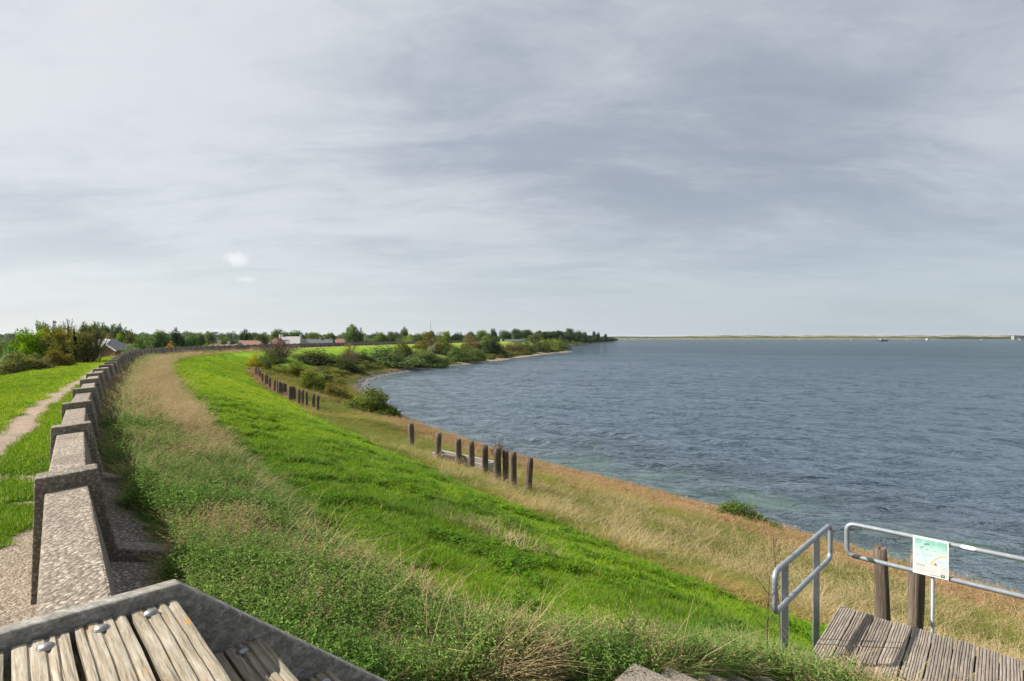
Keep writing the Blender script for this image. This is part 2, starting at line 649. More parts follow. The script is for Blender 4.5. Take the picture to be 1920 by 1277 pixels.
M = {}
M['post_concrete'] = mat_concrete('post_concrete', [(0.13, 0.11, 0.088), (0.20, 0.172, 0.14), (0.27, 0.235, 0.195), (0.35, 0.31, 0.265)], 62, 0.6, 0.45, 0.7)
M['panel_concrete'] = mat_concrete('panel_concrete', [(0.16, 0.13, 0.10), (0.245, 0.205, 0.165), (0.315, 0.27, 0.22), (0.43, 0.385, 0.33)], 60, 0.65, 0.3)
M['apron_concrete'] = mat_concrete('apron_concrete', [(0.10, 0.085, 0.07), (0.19, 0.16, 0.13), (0.29, 0.25, 0.21), (0.52, 0.48, 0.43)], 60, 0.9, 0.25)
M['step_concrete'] = mat_concrete('step_concrete', [(0.13, 0.112, 0.09), (0.18, 0.158, 0.128), (0.23, 0.20, 0.165), (0.28, 0.25, 0.21)], 110, 0.4, 0.6, 0.5)
M['trough_concrete'] = mat_concrete('trough_concrete', [(0.24, 0.22, 0.19), (0.31, 0.29, 0.25), (0.37, 0.34, 0.30), (0.43, 0.40, 0.36)], 80, 0.3, 0.2, 0.4)
M['stile_board'] = mat_wood('stile_board', (0.11, 0.088, 0.060), (0.265, 0.228, 0.172), (0.43, 0.395, 0.335), 0.9, (5, 75, 75))
M['deck_board'] = mat_wood('deck_board', (0.12, 0.10, 0.08), (0.25, 0.215, 0.18), (0.37, 0.33, 0.285), 0.6, (5, 70, 70))
M['stringer_wood'] = mat_wood('stringer_wood', (0.085, 0.08, 0.07), (0.235, 0.225, 0.20), (0.46, 0.45, 0.42), 1.0, (16, 42, 42))
M['pile_wood'] = mat_wood('pile_wood', (0.040, 0.028, 0.020), (0.115, 0.088, 0.068), (0.25, 0.215, 0.185), 0.12, (45, 45, 2.2))
M['galvanised'] = mat_plain('galvanised', (0.26, 0.29, 0.32), 0.55, 0.45, 0.20, 26, 0.05, stain=(0.36, 0.39, 0.42))
M['bolt_steel'] = mat_plain('bolt_steel', (0.30, 0.30, 0.30), 0.42, 0.8, 0.3, 60)
M['white_plastic'] = mat_plain('white_plastic', (0.72, 0.72, 0.71), 0.5, 0, 0.05)
M['leaf'] = mat_leaf('leaf')
M['bark'] = mat_plain('bark', (0.085, 0.065, 0.05), 0.9, 0, 0.35, 9, 0.4)
M['twig'] = mat_plain('twig', (0.12, 0.085, 0.065), 0.9, 0, 0.35, 9)
M['render_white'] = mat_plain('render_white', (0.52, 0.51, 0.49), 0.85, 0, 0.1, 3)
M['brick_wall'] = mat_plain('brick_wall', (0.23, 0.115, 0.075), 0.9, 0, 0.25, 12)
M['roof_red'] = mat_plain('roof_red', (0.21, 0.105, 0.08), 0.85, 0, 0.22, 5, stain=(0.20, 0.12, 0.10))
M['roof_grey'] = mat_plain('roof_grey', (0.085, 0.09, 0.10), 0.7, 0, 0.22, 5)
M['roof_pale'] = mat_plain('roof_pale', (0.25, 0.245, 0.25), 0.7, 0, 0.22, 4, stain=(0.30, 0.24, 0.22))
M['roof_slate'] = mat_plain('roof_slate', (0.24, 0.27, 0.29), 0.6, 0, 0.25, 6, stain=(0.16, 0.19, 0.19))
M['glass_dark'] = mat_plain('glass_dark', (0.03, 0.035, 0.04), 0.1, 0, 0.1, spec=0.5)
M['mast_grey'] = mat_plain('mast_grey', (0.26, 0.28, 0.30), 0.6, 0.3, 0.1)
M['hull_dark'] = mat_plain('hull_dark', (0.03, 0.035, 0.045), 0.5)
M['hull_blue'] = mat_plain('hull_blue', (0.05, 0.13, 0.25), 0.5)
M['buoy_red'] = mat_plain('buoy_red', (0.42, 0.06, 0.04), 0.5)
M['buoy_yellow'] = mat_plain('buoy_yellow', (0.50, 0.36, 0.05), 0.5)
M['stone'] = mat_plain('stone', (0.20, 0.195, 0.19), 0.9, 0, 0.4, 3, 0.3)

# ------------------------------------------------------------------ the ground, one sheet to the horizon
na_f, nr = 700, 560
ang = np.concatenate([np.linspace(-180, -54, 40, endpoint=False), np.linspace(-54, 54, na_f, endpoint=False), np.linspace(54, 180, 40, endpoint=False)])
ang = np.radians(ang)
na = len(ang)
rad = np.concatenate([np.geomspace(0.3, 300, nr - 70, endpoint=False), np.geomspace(300, 9000, 70)])
AA, RR = np.meshgrid(ang, rad)
gx, gy = (np.sin(AA) * RR).ravel(), (np.cos(AA) * RR).ravel()
gs, ge, garc = se(gx, gy)
gzv = height_se(gx, gy, gs, ge, garc)
idx = np.arange(nr * na).reshape(nr, na)
i0 = idx[:-1]
i1 = idx[1:]
quads = np.stack([i0, np.roll(i0, -1, 1), np.roll(i1, -1, 1), i1], -1).reshape(-1, 4)[:, ::-1]


def mow_edge(arc):
    return np.interp(arc, [-20, 0, 10, 45, 85, 120, 400], [7.9, 7.9, 7.7, 9.9, 7.2, 11, 11])


def lerp(a, b, f):
    f = np.asarray(f)[..., None]
    return np.asarray(a) * (1 - f) + np.asarray(b) * f


def zones(x, y, s, e, arc):
    """0..1 masks of what covers the ground"""
    y = np.asarray(y) / SY
    n = vnoise(x, y, 0.5, 31, 3)
    nf = vnoise(x, y, 2.5, 35, 3)
    jag = (n - 0.5) * 1.1 + (nf - 0.5) * 0.5
    me_ = mow_edge(arc)
    mow = sstep(s + jag * 0.6, 1.65, 2.0) * sstep(s + jag, me_ + 0.35, me_ - 0.35)
    # the strip of tall weeds widens round the head of the steps
    near = sstep(4.40 + 0.14 * x + jag * 0.8 - y + 0.0, -0.3, 0.5) * (s > 0)
    mow = mow * (1 - near)
    strip = sstep(s + jag * 0.6, 2.0, 1.65) * (s > 0.4)
    strip = np.maximum(strip, near * (s > 0.4) * sstep(s + jag, 10, 8))
    bank = sstep(s + jag, me_ - 0.35, me_ + 0.35) * (e > 0)
    rust = sstep(e + jag * 4.5, 6.2, 2.4) * (e > 0.0) * (s > 0) * sstep(arc, 75, 60)
    rust = np.maximum(rust, bank * sstep(np.abs(s - me_ - 0.6) + (nf - 0.5), 1.0, 0.5) * sstep(arc, 38, 62) * sstep(arc, 100, 84) * 0.9)
    pathw = sstep(np.abs(-s - 1.02 - (n - 0.5) * 0.35) + (nf - 0.5) * 0.36, 0.38, 0.25) * (s < 0)
    edgebare = sstep(-s + (n - 0.5) * 1.3 + (nf - 0.5) * 0.7, 0.62, 0.30) * (s < 0) * sstep(y, 16, 6)
    edgebare = np.maximum(edgebare, (s < 0) * sstep(y + (n - 0.5) * 2, 5.0, 3.6) * sstep(-s, 2.2, 1.4) * 0.9)
    lawn = (s < 0) * (1 - np.maximum(pathw, edgebare))
    gravel = sstep(e + (nf - 0.5) * 0.6, 2.6, 1.5) * (e > -2.5) * sstep(arc, 72, 95)
    # bare strip along the wheel track in the mown berm
    tr = np.abs((x + 0.66) - (y - 8.6) * -0.66 * 1.0)
    dirt = sstep(np.abs((y - 8.2) + 0.98 * (x - 0.02)) * 0.7 + (nf - 0.5) * 0.7, 0.28, 0.08) * sstep(x + (n - .5), -1.0, -0.5) * sstep(x, 0.75, 0.35)
    track = sstep(np.abs(s - 3.55 + (n - 0.5) * 0.5) + (nf - 0.5) * 0.35, 0.22, 0.06) * sstep(arc, 4, 9) * sstep(arc, 75, 55)
    return dict(mow=mow, strip=strip, bank=bank, rust=rust, path=pathw, edge=edgebare, lawn=lawn, gravel=gravel, dirt=dirt * mow, track=track * mow, n=n, nf=nf)


C_MOW, C_MOW2 = (0.125, 0.250, 0.012), (0.180, 0.300, 0.011)
C_TAN = (0.33, 0.22, 0.115)
Z = zones(gx, gy, gs, ge, garc)
big = vnoise(gx, gy, 0.09, 41, 3)
fine = vnoise(gx, gy, 6.0, 43, 2)
far = sstep(np.hypot(gx, gy), 14, 45)
col = np.zeros((len(gx), 3)) + np.array([0.075, 0.095, 0.02])
mowc = lerp(C_MOW, C_MOW2, np.clip(far * 0.75 + (big - 0.5) * 1.1, 0, 1))
col = lerp(col, mowc, Z['mow'])
col = lerp(col, lerp((0.10, 0.12, 0.03), (0.30, 0.205, 0.105), sstep(np.hypot(gx, gy), 9, 18)), Z['strip'])
bankc = lerp((0.110, 0.145, 0.028), (0.21, 0.185, 0.070), sstep(Z['n'] * 0.6 + big * 0.4, 0.40, 0.62))
col = lerp(col, bankc, Z['bank'])
col = lerp(col, lerp((0.115, 0.105, 0.045), (0.20, 0.125, 0.075), Z['nf']), Z['rust'] * 0.85)
lawnc = lerp((0.125, 0.25, 0.012), (0.17, 0.29, 0.012), sstep(big, 0.4, 0.6))
col = lerp(col, lawnc, Z['lawn'])
col = lerp(col, lerp((0.25, 0.185, 0.14), (0.35, 0.275, 0.215), Z['nf']), Z['path'])
col = lerp(col, (0.30, 0.25, 0.195), Z['edge'])
col = lerp(col, (0.26, 0.175, 0.095), Z['dirt'] * 0.9)
col = lerp(col, (0.16, 0.18, 0.05), Z['track'] * 0.55)
# beyond the neat berm: rough olive land with green fields behind the wall line, dark scrub inland
roughland = sstep(garc, 95, 140) * sstep(gs, 13, 20) * (ge > 0)
col = lerp(col, lerp((0.10, 0.105, 0.03), (0.20, 0.155, 0.07), sstep(Z['n'], 0.4, 0.6)), roughland)
inland = (gs < 0) * sstep(-gs, 8, 20)
col = lerp(col, lerp((0.05, 0.08, 0.018), (0.085, 0.13, 0.025), Z['n']), inland)
col = lerp(col, (0.20, 0.19, 0.18), Z['gravel'])
shore_e = (ge > -1.2) & (ge < 0.9) & (garc > 95)
col[shore_e] = lerp(col, (0.36, 0.32, 0.26), Z['nf'])[shore_e]
# under water: weed beds and paler sand between
bed = lerp((0.12, 0.125, 0.07), (0.28, 0.275, 0.17), sstep(vnoise(gx, gy, 0.33, 51, 3), 0.42, 0.60))
weed = sstep(vnoise(gx * 0.6, gy, 0.42, 55, 3) + 0.18 * sstep(ge, -7, -1), 0.50, 0.62)
bed = lerp(bed, (0.020, 0.020, 0.014), weed * 0.9)
col = np.where((ge < -0.4)[:, None], bed, col)
col *= (0.86 + 0.28 * fine)[:, None]

gm, t, out = material('ground_cover')
p = geo_pos(t)
vc = t.new('ShaderNodeAttribute', attribute_name='col').outputs['Color']
n1 = t.noise(p, 7.0, 6, 0.7)
n2 = t.noise(p, 1.1, 4, 0.6)
c = t.mix(1.0, vc, t.ramp(n1, [(0.25, 0.62), (0.75, 1.38)]), 'MULTIPLY')
c = t.mix(1.0, c, t.ramp(n2, [(0.3, (0.84, 0.88, 0.9)), (0.7, (1.16, 1.10, 1.0))]), 'MULTIPLY')
gr = t.new('ShaderNodeAttribute', attribute_name='grit').outputs['Fac']
pv = t.vmath('ADD', p, t.vmath('SCALE', t.noise(p, 25, 2, 0.5, out=1), 0.02))
peb = t.voro(pv, 62, out='Color')
pdst = t.voro(pv, 62)
pcol = t.ramp(peb, [(0.1, (0.15, 0.12, 0.095)), (0.45, (0.26, 0.215, 0.17)), (0.8, (0.42, 0.37, 0.31))])
c = t.mix(t.math('MULTIPLY', gr, 0.8), c, t.mix(t.step(pdst, 0.35, 0.7), pcol, (0.19, 0.15, 0.115)))
hgt = t.math('ADD', n1, t.math('MULTIPLY', t.noise(p, 40, 3), 0.4))
nrm = t.bump(hgt, 0.7, 0.05)
nrm = t.bump(t.math('MULTIPLY', t.math('SUBTRACT', 1.0, pdst), gr), 0.7, 0.012, nrm)
principled(t, out, c, 0.95, nrm, spec=0.1)
grit = np.clip(Z['edge'] + Z['path'] * 0.45 + Z['gravel'], 0, 1)
ground = obj('ground', mesh_np('ground', np.stack([gx, gy, gzv], 1), quads, gm, True, {'col': col, 'grit': grit}))
tag(ground, 'grassy sea dike falling from the wall to the shore, with mown green berm', kind='structure')

# ------------------------------------------------------------------ water
wa = np.radians(np.linspace(-43, 53, 860))
wr = np.concatenate([np.geomspace(6, 220, 620, endpoint=False), np.geomspace(220, 12000, 150)])
WA, WR = np.meshgrid(wa, wr)
wx, wy = (np.sin(WA) * WR).ravel(), (np.cos(WA) * WR).ravel()
rngw = np.random.default_rng(5)
cell = np.concatenate([np.diff(wr), [wr[-1] - wr[-2]]])[:, None].repeat(len(wa), 1).ravel()
wz = np.zeros_like(wx)
gust = 0.65 + 0.7 * vnoise(wx, wy * 1.6, 0.035, 61, 3)
main = R(205)                     # crests roll in toward the shore
for k in range(64):
    lam = 0.55 * (9.0 ** (k / 63.0))
    th = main + rngw.normal(0, 0.30)
    kk = 2 * math.pi / lam
    a = 0.0265 * lam ** 0.78 / math.sqrt(64 / 9.0)
    fade = np.clip((lam / np.maximum(cell, 1e-3) - 2.2) / 2.5, 0, 1)
    ph = kk * (np.sin(th) * wx + np.cos(th) * wy) + rngw.uniform(0, 6.28)
    ww = np.sin(ph)
    wz += a * fade * (ww + 0.22 * np.cos(2 * ph)) * gust
we, _ = sdist(wx, wy / SY, SHORE)
calm = 0.35 + 0.65 * sstep(we, 0, 9)
wz *= calm
wi = np.arange(len(wr) * len(wa)).reshape(len(wr), len(wa))
wq = np.stack([wi[:-1, :-1], wi[:-1, 1:], wi[1:, 1:], wi[1:, :-1]], -1).reshape(-1, 4)[:, ::-1]
keep = (we[wq] > -4).any(1)
wq = wq[keep]
used, invx = np.unique(wq, return_inverse=True)
wq = invx.reshape(-1, 4)
WV = np.stack([wx, wy, wz], 1)[used]
shal = sstep(we, 16, 0.5)[used] * (0.28 + 0.60 * sstep(np.hypot(wx, wy), 48, 22))[used]

wm, t, out = material('sea_water')
p = geo_pos(t)
sh = t.new('ShaderNodeAttribute', attribute_name='shallow').outputs['Fac']
camd = t.vmath('LENGTH', p)
pm = t.mapping(p, (0.62, 1.7, 1.0), (0, 0, R(-14)))
rip = t.noise(pm, 2.6, 5, 0.62, 0.3)
rip2 = t.noise(t.mapping(p, (0.55, 1.5, 1.0), (0, 0, R(-12))), 0.55, 5, 0.65, 0.4)
swl = t.noise(t.mapping(p, (0.35, 1.2, 1.0), (0, 0, R(-8))), 0.10, 5, 0.65)

b1 = t.bump(rip, 1.0, 0.30)
b2 = t.bump(rip2, 1.0, 1.15, b1)
b3 = t.bump(swl, 0.8, 4.0, b2)
patch = t.noise(t.mapping(p, (0.4, 1.3, 1), (0, 0, R(-6))), 0.02, 4, 0.6)
deep = t.mix(t.step(patch, 0.42, 0.62), (0.009, 0.024, 0.038), (0.014, 0.034, 0.045))
dif = t.new('ShaderNodeBsdfDiffuse')
t.put(dif.inputs[0], deep)
trn = t.new('ShaderNodeBsdfTransparent')
trn.inputs[0].default_value = (0.62, 0.82, 0.68, 1)
body = t.new('ShaderNodeMixShader')
t.put(body.inputs[0], sh)
t.l.new(dif.outputs[0], body.inputs[1])
t.l.new(trn.outputs[0], body.inputs[2])
gl = t.new('ShaderNodeBsdfGlossy')
gl.inputs[0].default_value = (0.88, 0.95, 1.0, 1)
gl.inputs['Roughness'].default_value = 0.10
t.put(gl.inputs['Normal'], b3)
fr = t.new('ShaderNodeFresnel')
fr.inputs[0].default_value = 1.33
t.put(fr.inputs['Normal'], b3)
mx = t.new('ShaderNodeMixShader')
# a rough sea shows the eye mostly facets that tilt toward it, so the far water mirrors less than a flat sheet would
rough_k = t.new('ShaderNodeMapRange', clamp=True)
t.put(rough_k.inputs[0], camd)
for i_, v_ in enumerate((15.0, 260.0, 0.86, 0.46)):
    rough_k.inputs[i_ + 1].default_value = v_
gustn = t.noise(t.mapping(p, (0.35, 1.2, 1.0), (0, 0, R(-10))), 0.022, 5, 0.65)
t.put(mx.inputs[0], t.math('MULTIPLY', fr.outputs[0], t.math('MULTIPLY', rough_k.outputs[0], t.ramp(gustn, [(0.35, 1.0), (0.65, 0.78)]))))
t.l.new(body.outputs[0], mx.inputs[1])
t.l.new(gl.outputs[0], mx.inputs[2])
t.l.new(mx.outputs[0], out.inputs[0])
water = obj('water', mesh_np('water', WV, wq, wm, True, {'shallow': shal}))
tag(water, 'wide grey blue bay with small wind waves', kind='structure')

# ------------------------------------------------------------------ sea wall: posts, panels and apron slabs
wall = empty('sea_wall', (-2.83, 3.3, 5.4), label='long curving concrete sea wall of ribbed posts and panels along the dike crest', cat='wall')
WI = wall.matrix_basis.inverted()
wl_o = Vector((-2.83, 3.3, 5.4))


def frame_mesh(name, prof, half, mat, bevel=0.012):
    """profile in (across, z) extruded along the wall, centred"""
    mb = MB()
    mb.prism(prof, (0, -half, 0), (0, half, 0), (1, 0, 0), (0, 0, 1))
    return mb.mesh(name, mat, bevel=bevel, seg=2)


POST_PROF = [(-0.148, -0.022), (0.148, 0.0), (0.245, -0.53), (0.88, -0.735), (0.88, -1.05), (-0.175, -1.05)]
PANEL_PROF = [(-0.100, -0.098), (0.100, -0.082), (0.200, -0.56), (0.200, -1.05), (-0.115, -1.05)]
APRON_PROF = [(0.165, -0.565), (0.86, -0.785), (0.86, -1.0), (0.165, -1.0)]
PITCH = 2.35
post_me = [frame_mesh('wall_post', POST_PROF, 0.085, M['post_concrete']) for _ in range(1)]
panel_me = frame_mesh('wall_panel', PANEL_PROF, PITCH / 2 - 0.088, M['panel_concrete'])
apron_me = frame_mesh('apron_slab', APRON_PROF, PITCH / 2 - 0.09, M['apron_concrete'])


WN = WALL * np.array([1.0, SY])
WNARC = np.concatenate([[0], np.cumsum(np.linalg.norm(np.diff(WN, axis=0), axis=1))])
WN_F1 = float(np.interp(ARC_F1, WARC, WNARC))


def wall_at(arc):
    """point, heading and survey arc of the wall, by true distance from the nearest post"""
    a = arc + WN_F1
    f = lambda q: np.array([np.interp(q, WNARC, WN[:, 0]), np.interp(q, WNARC, WN[:, 1])])
    d_ = f(a + 0.6) - f(a - 0.6)
    return f(a), math.atan2(d_[1], d_[0]), float(np.interp(a, WNARC, WARC) - ARC_F1)


rw = random.Random(4)
for i in range(-4, 125):
    a = i * PITCH
    p0, th, ao = wall_at(a)
    zt = CZ - float(crest_drop(ao)) + rw.uniform(-0.008, 0.008)
    o = obj('wall_post', post_me[0], wall, (p0[0] - wl_o.x, p0[1] - wl_o.y, zt - wl_o.z), (rw.uniform(-.008, .008), rw.uniform(-.01, .01), th - R(90) + rw.uniform(-.01, .01)))
    pm_, thm, ao = wall_at(a + PITCH / 2)
    ztm = CZ - float(crest_drop(ao)) + rw.uniform(-0.008, 0.008)
    obj('wall_panel', panel_me, wall, (pm_[0] - wl_o.x, pm_[1] - wl_o.y, ztm - wl_o.z), (rw.uniform(-.003, .003), rw.uniform(-.01, .01), thm - R(90)))
    if a < 50:
        obj('apron_slab', apron_me, wall, (pm_[0] - wl_o.x, pm_[1] - wl_o.y, ztm - wl_o.z + rw.uniform(-.015, .01)), (0, 0, thm - R(90)))


# ------------------------------------------------------------------ grooved boards
def board_mesh(name, length, width, thick, ribs, depth, mat, seg=10, seed=0, wob=0.0015, along=None):
    """a decking board along +X with rounded ridges on top; centred in Y, top at z=0"""
    r_ = random.Random(seed)
    prof = []
    n = ribs
    wds = [r_.uniform(0.75, 1.25) for _ in range(n)]
    wds = [a * width / sum(wds) for a in wds]
    for k in range(n):
        wd = wds[k]
        w0 = -width / 2 + sum(wds[:k])
        g = 0.15 * width / n
        if k > 0:
            prof.append((w0 + g * 0.2, -depth))
            prof.append((w0 + g * 0.9, -depth * 0.75))
        else:
            prof.append((w0, -0.35 * depth))
        prof.append((w0 + g * 1.5, -depth * 0.1))
        prof.append((w0 + wd * 0.5, 0.0))
        prof.append((w0 + wd - g * 1.5, -depth * 0.1))
        if k < n - 1:
            prof.append((w0 + wd - g * 0.9, -depth * 0.75))
            prof.append((w0 + wd - g * 0.2, -depth))
        else:
            prof.append((w0 + wd, -0.35 * depth))
    prof += [(width / 2, -thick), (-width / 2, -thick)]
    m = len(prof)
    V, Fs = [], []
    for i in range(seg + 1):
        x = length * i / seg
        wy_ = r_.uniform(-wob, wob)
        for (u, v) in prof:
            V.append((x + (r_.uniform(-0.004, 0.004) if i in (0, seg) else 0), u + wy_, v + r_.uniform(-wob, wob) * 0.7))
    for i in range(seg):
        for k in range(m):
            a, b = i * m + k, i * m + (k + 1) % m
            Fs.append((a, b, b + m, a + m))
    Fs.append(tuple(range(m - 1, -1, -1)))
    Fs.append(tuple(range(seg * m, seg * m + m)))
    me = bpy.data.meshes.new(name)
    me.from_pydata(V, [], Fs)
    bm = bmesh.new()
    bm.from_mesh(me)
    bmesh.ops.recalc_face_normals(bm, faces=bm.faces)
    bm.to_mesh(me)
    bm.free()
    me.materials.append(mat)
    return me


# ------------------------------------------------------------------ wooden stile over the wall (foreground)
K = Vector((-1.012, 1.580, CZ - 0.72))
U2 = Vector((0.717, 0.697, 0)).normalized()       # down the flight
V2 = Vector((0.697, -0.717, 0)).normalized()      # across the boards, back past the camera
ang_v = math.atan2(V2.y, V2.x)
stile = empty('wooden_stile', (K.x, K.y, gz1(K.x, K.y)), label='weathered timber stile of grooved boards crossing over the concrete sea wall', cat='stile')
so = Vector(stile.location)


def sp(u, v, z):
    """stile coordinates -> parent space"""
    return K + U2 * u + V2 * v + Vector((0, 0, z)) - so


def stringer(v0, v1, name='stringer'):
    mb = MB()
    SL = 0.88
    top = [(-2.6, 0.0), (0.0, 0.0), (1.50, -1.50 * SL)]
    bot = [(1.50, -1.50 * SL - 0.24), (-0.06, -0.30), (-2.6, -0.30)]
    poly = top + bot
    o = sp(0, 0, 0)
    mb.prism(poly, V2 * v0, V2 * v1, U2, (0, 0, 1), o)
    return mb.build(name, M['stringer_wood'], stile, bevel=0.007, seg=2)


stringer(0.0, 0.052)
stringer(1.36, 1.422)
BW = 0.118
dz_b = -0.034
bolt_mb = MB()
bm_ = bmesh.new()
bmesh.ops.create_uvsphere(bm_, u_segments=16, v_segments=8, radius=0.0165)
for v in bm_.verts:
    v.co.z = max(v.co.z, -0.001) * 0.50
bolt_me = bpy.data.meshes.new('bolt')
bm_.to_mesh(bolt_me)
bm_.free()
bolt_me.materials.append(M['bolt_steel'])
bolt_me.polygons.foreach_set('use_smooth', np.ones(len(bolt_me.polygons), dtype=bool))
washer = MB()
washer.tube([(0, 0, -0.004), (0, 0, 0.0015)], 0.019, 16)
washer_me = washer.mesh('washer', M['bolt_steel'])


def stile_board(u_c, z, seed, off=0.0):
    b = obj('deck_board', board_mesh('deck_board', 1.285, BW - 0.011, 0.045, 4, 0.0065, M['stile_board'], 12, seed, 0.0016), stile, sp(u_c, 0.068 + off, z), (0, 0, ang_v))
    bo = obj('bolt', bolt_me, b, (0.042 + 0.006 * (seed % 3), -0.004 + 0.012 * ((seed * 7) % 3 - 1), 0.0005))
    obj('washer', washer_me, b, (bo.location.x, bo.location.y, 0.0))
    obj('bolt', bolt_me, b, (1.24, 0.004, 0.0005))
    return b


for i in range(20):
    stile_board(-0.064 - i * (BW + 0.002), dz_b + random.uniform(-.002, .002), i, random.uniform(0, .008))
for k in range(1, 6):                    # the treads down the seaward side: two boards each
    for j in range(2):
        stile_board(0.228 * k - 0.058 - j * (BW - 0.003), dz_b - 0.202 * k, 40 + k * 2 + j, random.uniform(0, .008))
for (u, v) in ((-0.25, 0.09), (-0.25, 1.33), (-1.9, 0.09), (-1.9, 1.33), (1.25, 0.1), (1.25, 1.32)):
    mb = MB()
    w0 = K + U2 * u + V2 * v
    zt = -0.08 if u < 0 else -1.02
    zb = gz1(w0.x, w0.y) - 0.25 - K.z
    mb.box((0, 0, (zt + zb) / 2), (0.09, 0.09, zt - zb))
    o = mb.build('support_post', M['stringer_wood'], stile, bevel=0.006, loc=sp(u, v + (0.02 if v < .5 else -.02), 0))
    o.rotation_euler = (0, 0, ang_v)

# ------------------------------------------------------------------ concrete steps going down to the deck
steps = empty('concrete_steps', (0.66, 2.80, 5.0), label='worn concrete steps leading down from the stile to the wooden deck', cat='steps')
tr_dir = Vector((0.555, 0.832 * SY, 0)).normalized()
ac_dir = Vector((0.832 * SY, -0.555, 0)).normalized()
corner = []
for i, (u_, v_, h_) in enumerate(((1189, 1238, 1.80), (1252, 1246, 1.92), (1308, 1250, 2.04), (1358, 1254, 2.16), (1420, 1260, 2.27))):
    d_ = h_ * FPX / (v_ - HPX)
    corner.append(((u_ - CXP) / FPX * d_, d_, CZ - h_ - 0.01))
rs = random.Random(3)
for i, (x, y, z) in enumerate(corner):
    mb = MB()
    mb.box((0.0, 0.80, -0.17), (0.46, 1.6, 0.34))
    for j, q_ in enumerate(mb.v):        # tread runs back from its front edge, to the right of its left end
        lx, ly, lz = q_
        w_ = tr_dir * (lx - 0.23) + ac_dir * ly
        mb.v[j] = (w_.x, w_.y, lz)
    o = mb.build('step', M['step_concrete'], steps, bevel=0.016, seg=2, loc=(x - 0.66, y - 2.80, z - 5.0))
    o.rotation_euler = (rs.uniform(-.012, .012), rs.uniform(-.01, .01), rs.uniform(-.02, .02))

# ------------------------------------------------------------------ viewing deck
DZ = CZ - 2.40
Pfar = Vector((2.93, 6.10 * SY, DZ))           # far left corner
e_dir = Vector((0.655, -0.756 * SY, 0)).normalized()    # along the far edge, to the right and nearer
b_dir = Vector((-0.585, -0.811 * SY, 0)).normalized()   # along a board, toward the camera
deck = empty('viewing_deck', (2.93, 6.10 * SY, gz1(2.93, 6.1 * SY)), label='grey grooved timber deck at the foot of the steps by the railings', cat='deck')
do = Vector(deck.location)
DP = 0.132
sinab = abs(e_dir.x * b_dir.y - e_dir.y * b_dir.x)
rd = random.Random(8)
for i in range(19):
    w_ = DP * sinab - 0.010
    me = board_mesh('deck_board', 1.12, w_, 0.045, 7, 0.006, M['deck_board'], 10, 100 + i, 0.0018)
    pos = Pfar + e_dir * (DP * (i + 0.5)) + b_dir * rd.uniform(-0.02, 0.02) + Vector((0, 0, rd.uniform(-.003, .003))) - do
    obj('deck_board', me, deck, pos, (0, rd.uniform(-.002, .002), math.atan2(b_dir.y, b_dir.x) + rd.uniform(-.004, .004)))
for q in (0.10, 0.56, 1.0):
    mb = MB()
    a = Pfar + b_dir * q - do + Vector((0, 0, -0.10)) - e_dir * -0.03
    b = a + e_dir * (DP * 19 - 0.06)
    mid = (a + b) / 2
    mb.box((0, 0, 0), ((b - a).length, 0.06, 0.10))
    o = mb.build('joist', M['stringer_wood'], deck, loc=mid)
    o.rotation_euler = (0, 0, math.atan2(e_dir.y, e_dir.x))
    for f in (0.04, 0.5, 0.96):
        c_ = a + (b - a) * f
        zb = gz1(c_.x + do.x, c_.y + do.y) - 0.3 - do.z
        m2 = MB()
        m2.box((0, 0, (c_.z - 0.05 + zb) / 2), (0.09, 0.09, c_.z - 0.05 - zb))
        m2.build('support_post', M['stringer_wood'], deck, loc=(c_.x, c_.y, 0))


# ------------------------------------------------------------------ galvanised railings
def rounded(pts, r=0.06, n=5):
    """round the corners of a closed loop of points"""
    out_ = []
    m = len(pts)
    for i in range(m):
        p0, p1, p2 = Vector(pts[i - 1]), Vector(pts[i]), Vector(pts[(i + 1) % m])
        a, b = (p0 - p1).normalized(), (p2 - p1).normalized()
        s_, e_ = p1 + a * r, p1 + b * r
        for k in range(n + 1):
            q = k / n
            out_.append(s_ * (1 - q) ** 2 + p1 * 2 * q * (1 - q) + e_ * q ** 2)
    return out_


ra, rb = Vector((2.97, 6.36 * SY, 0)), Vector((1.955, 5.07 * SY, 0))
rail1 = empty('handrail', (2.45, 4.41, gz1(2.45, 4.41)), label='short galvanised handrail loop on two flat posts beside the deck', cat='railing')
ro = Vector(rail1.location)
zt, zb = CZ - 1.745, CZ - 2.055
mb = MB()
loop = rounded([Vector((ra.x, ra.y, zt)) - ro, Vector((rb.x, rb.y, zt)) - ro, Vector((rb.x, rb.y, zb)) - ro, Vector((ra.x, ra.y, zb)) - ro], 0.07)
mb.tube(loop, 0.0205, 14, closed=True)
mb.build('rail_loop', M['galvanised'], rail1, smooth=True)
for f in (0.21, 0.775):
    p_ = rb + (ra - rb) * f
    mb = MB()
    zg = gz1(p_.x, p_.y) - 0.3
    h = zt - 0.012 - zg
    mb.box((0, 0, 0), (0.055, 0.010, h))
    o = mb.build('rail_post', M['galvanised'], rail1, bevel=0.002, loc=Vector((p_.x - 0.022, p_.y + 0.014, zg + h / 2)) - ro)
    o.rotation_euler = (0, 0, math.atan2((ra - rb).y, (ra - rb).x) - R(52))

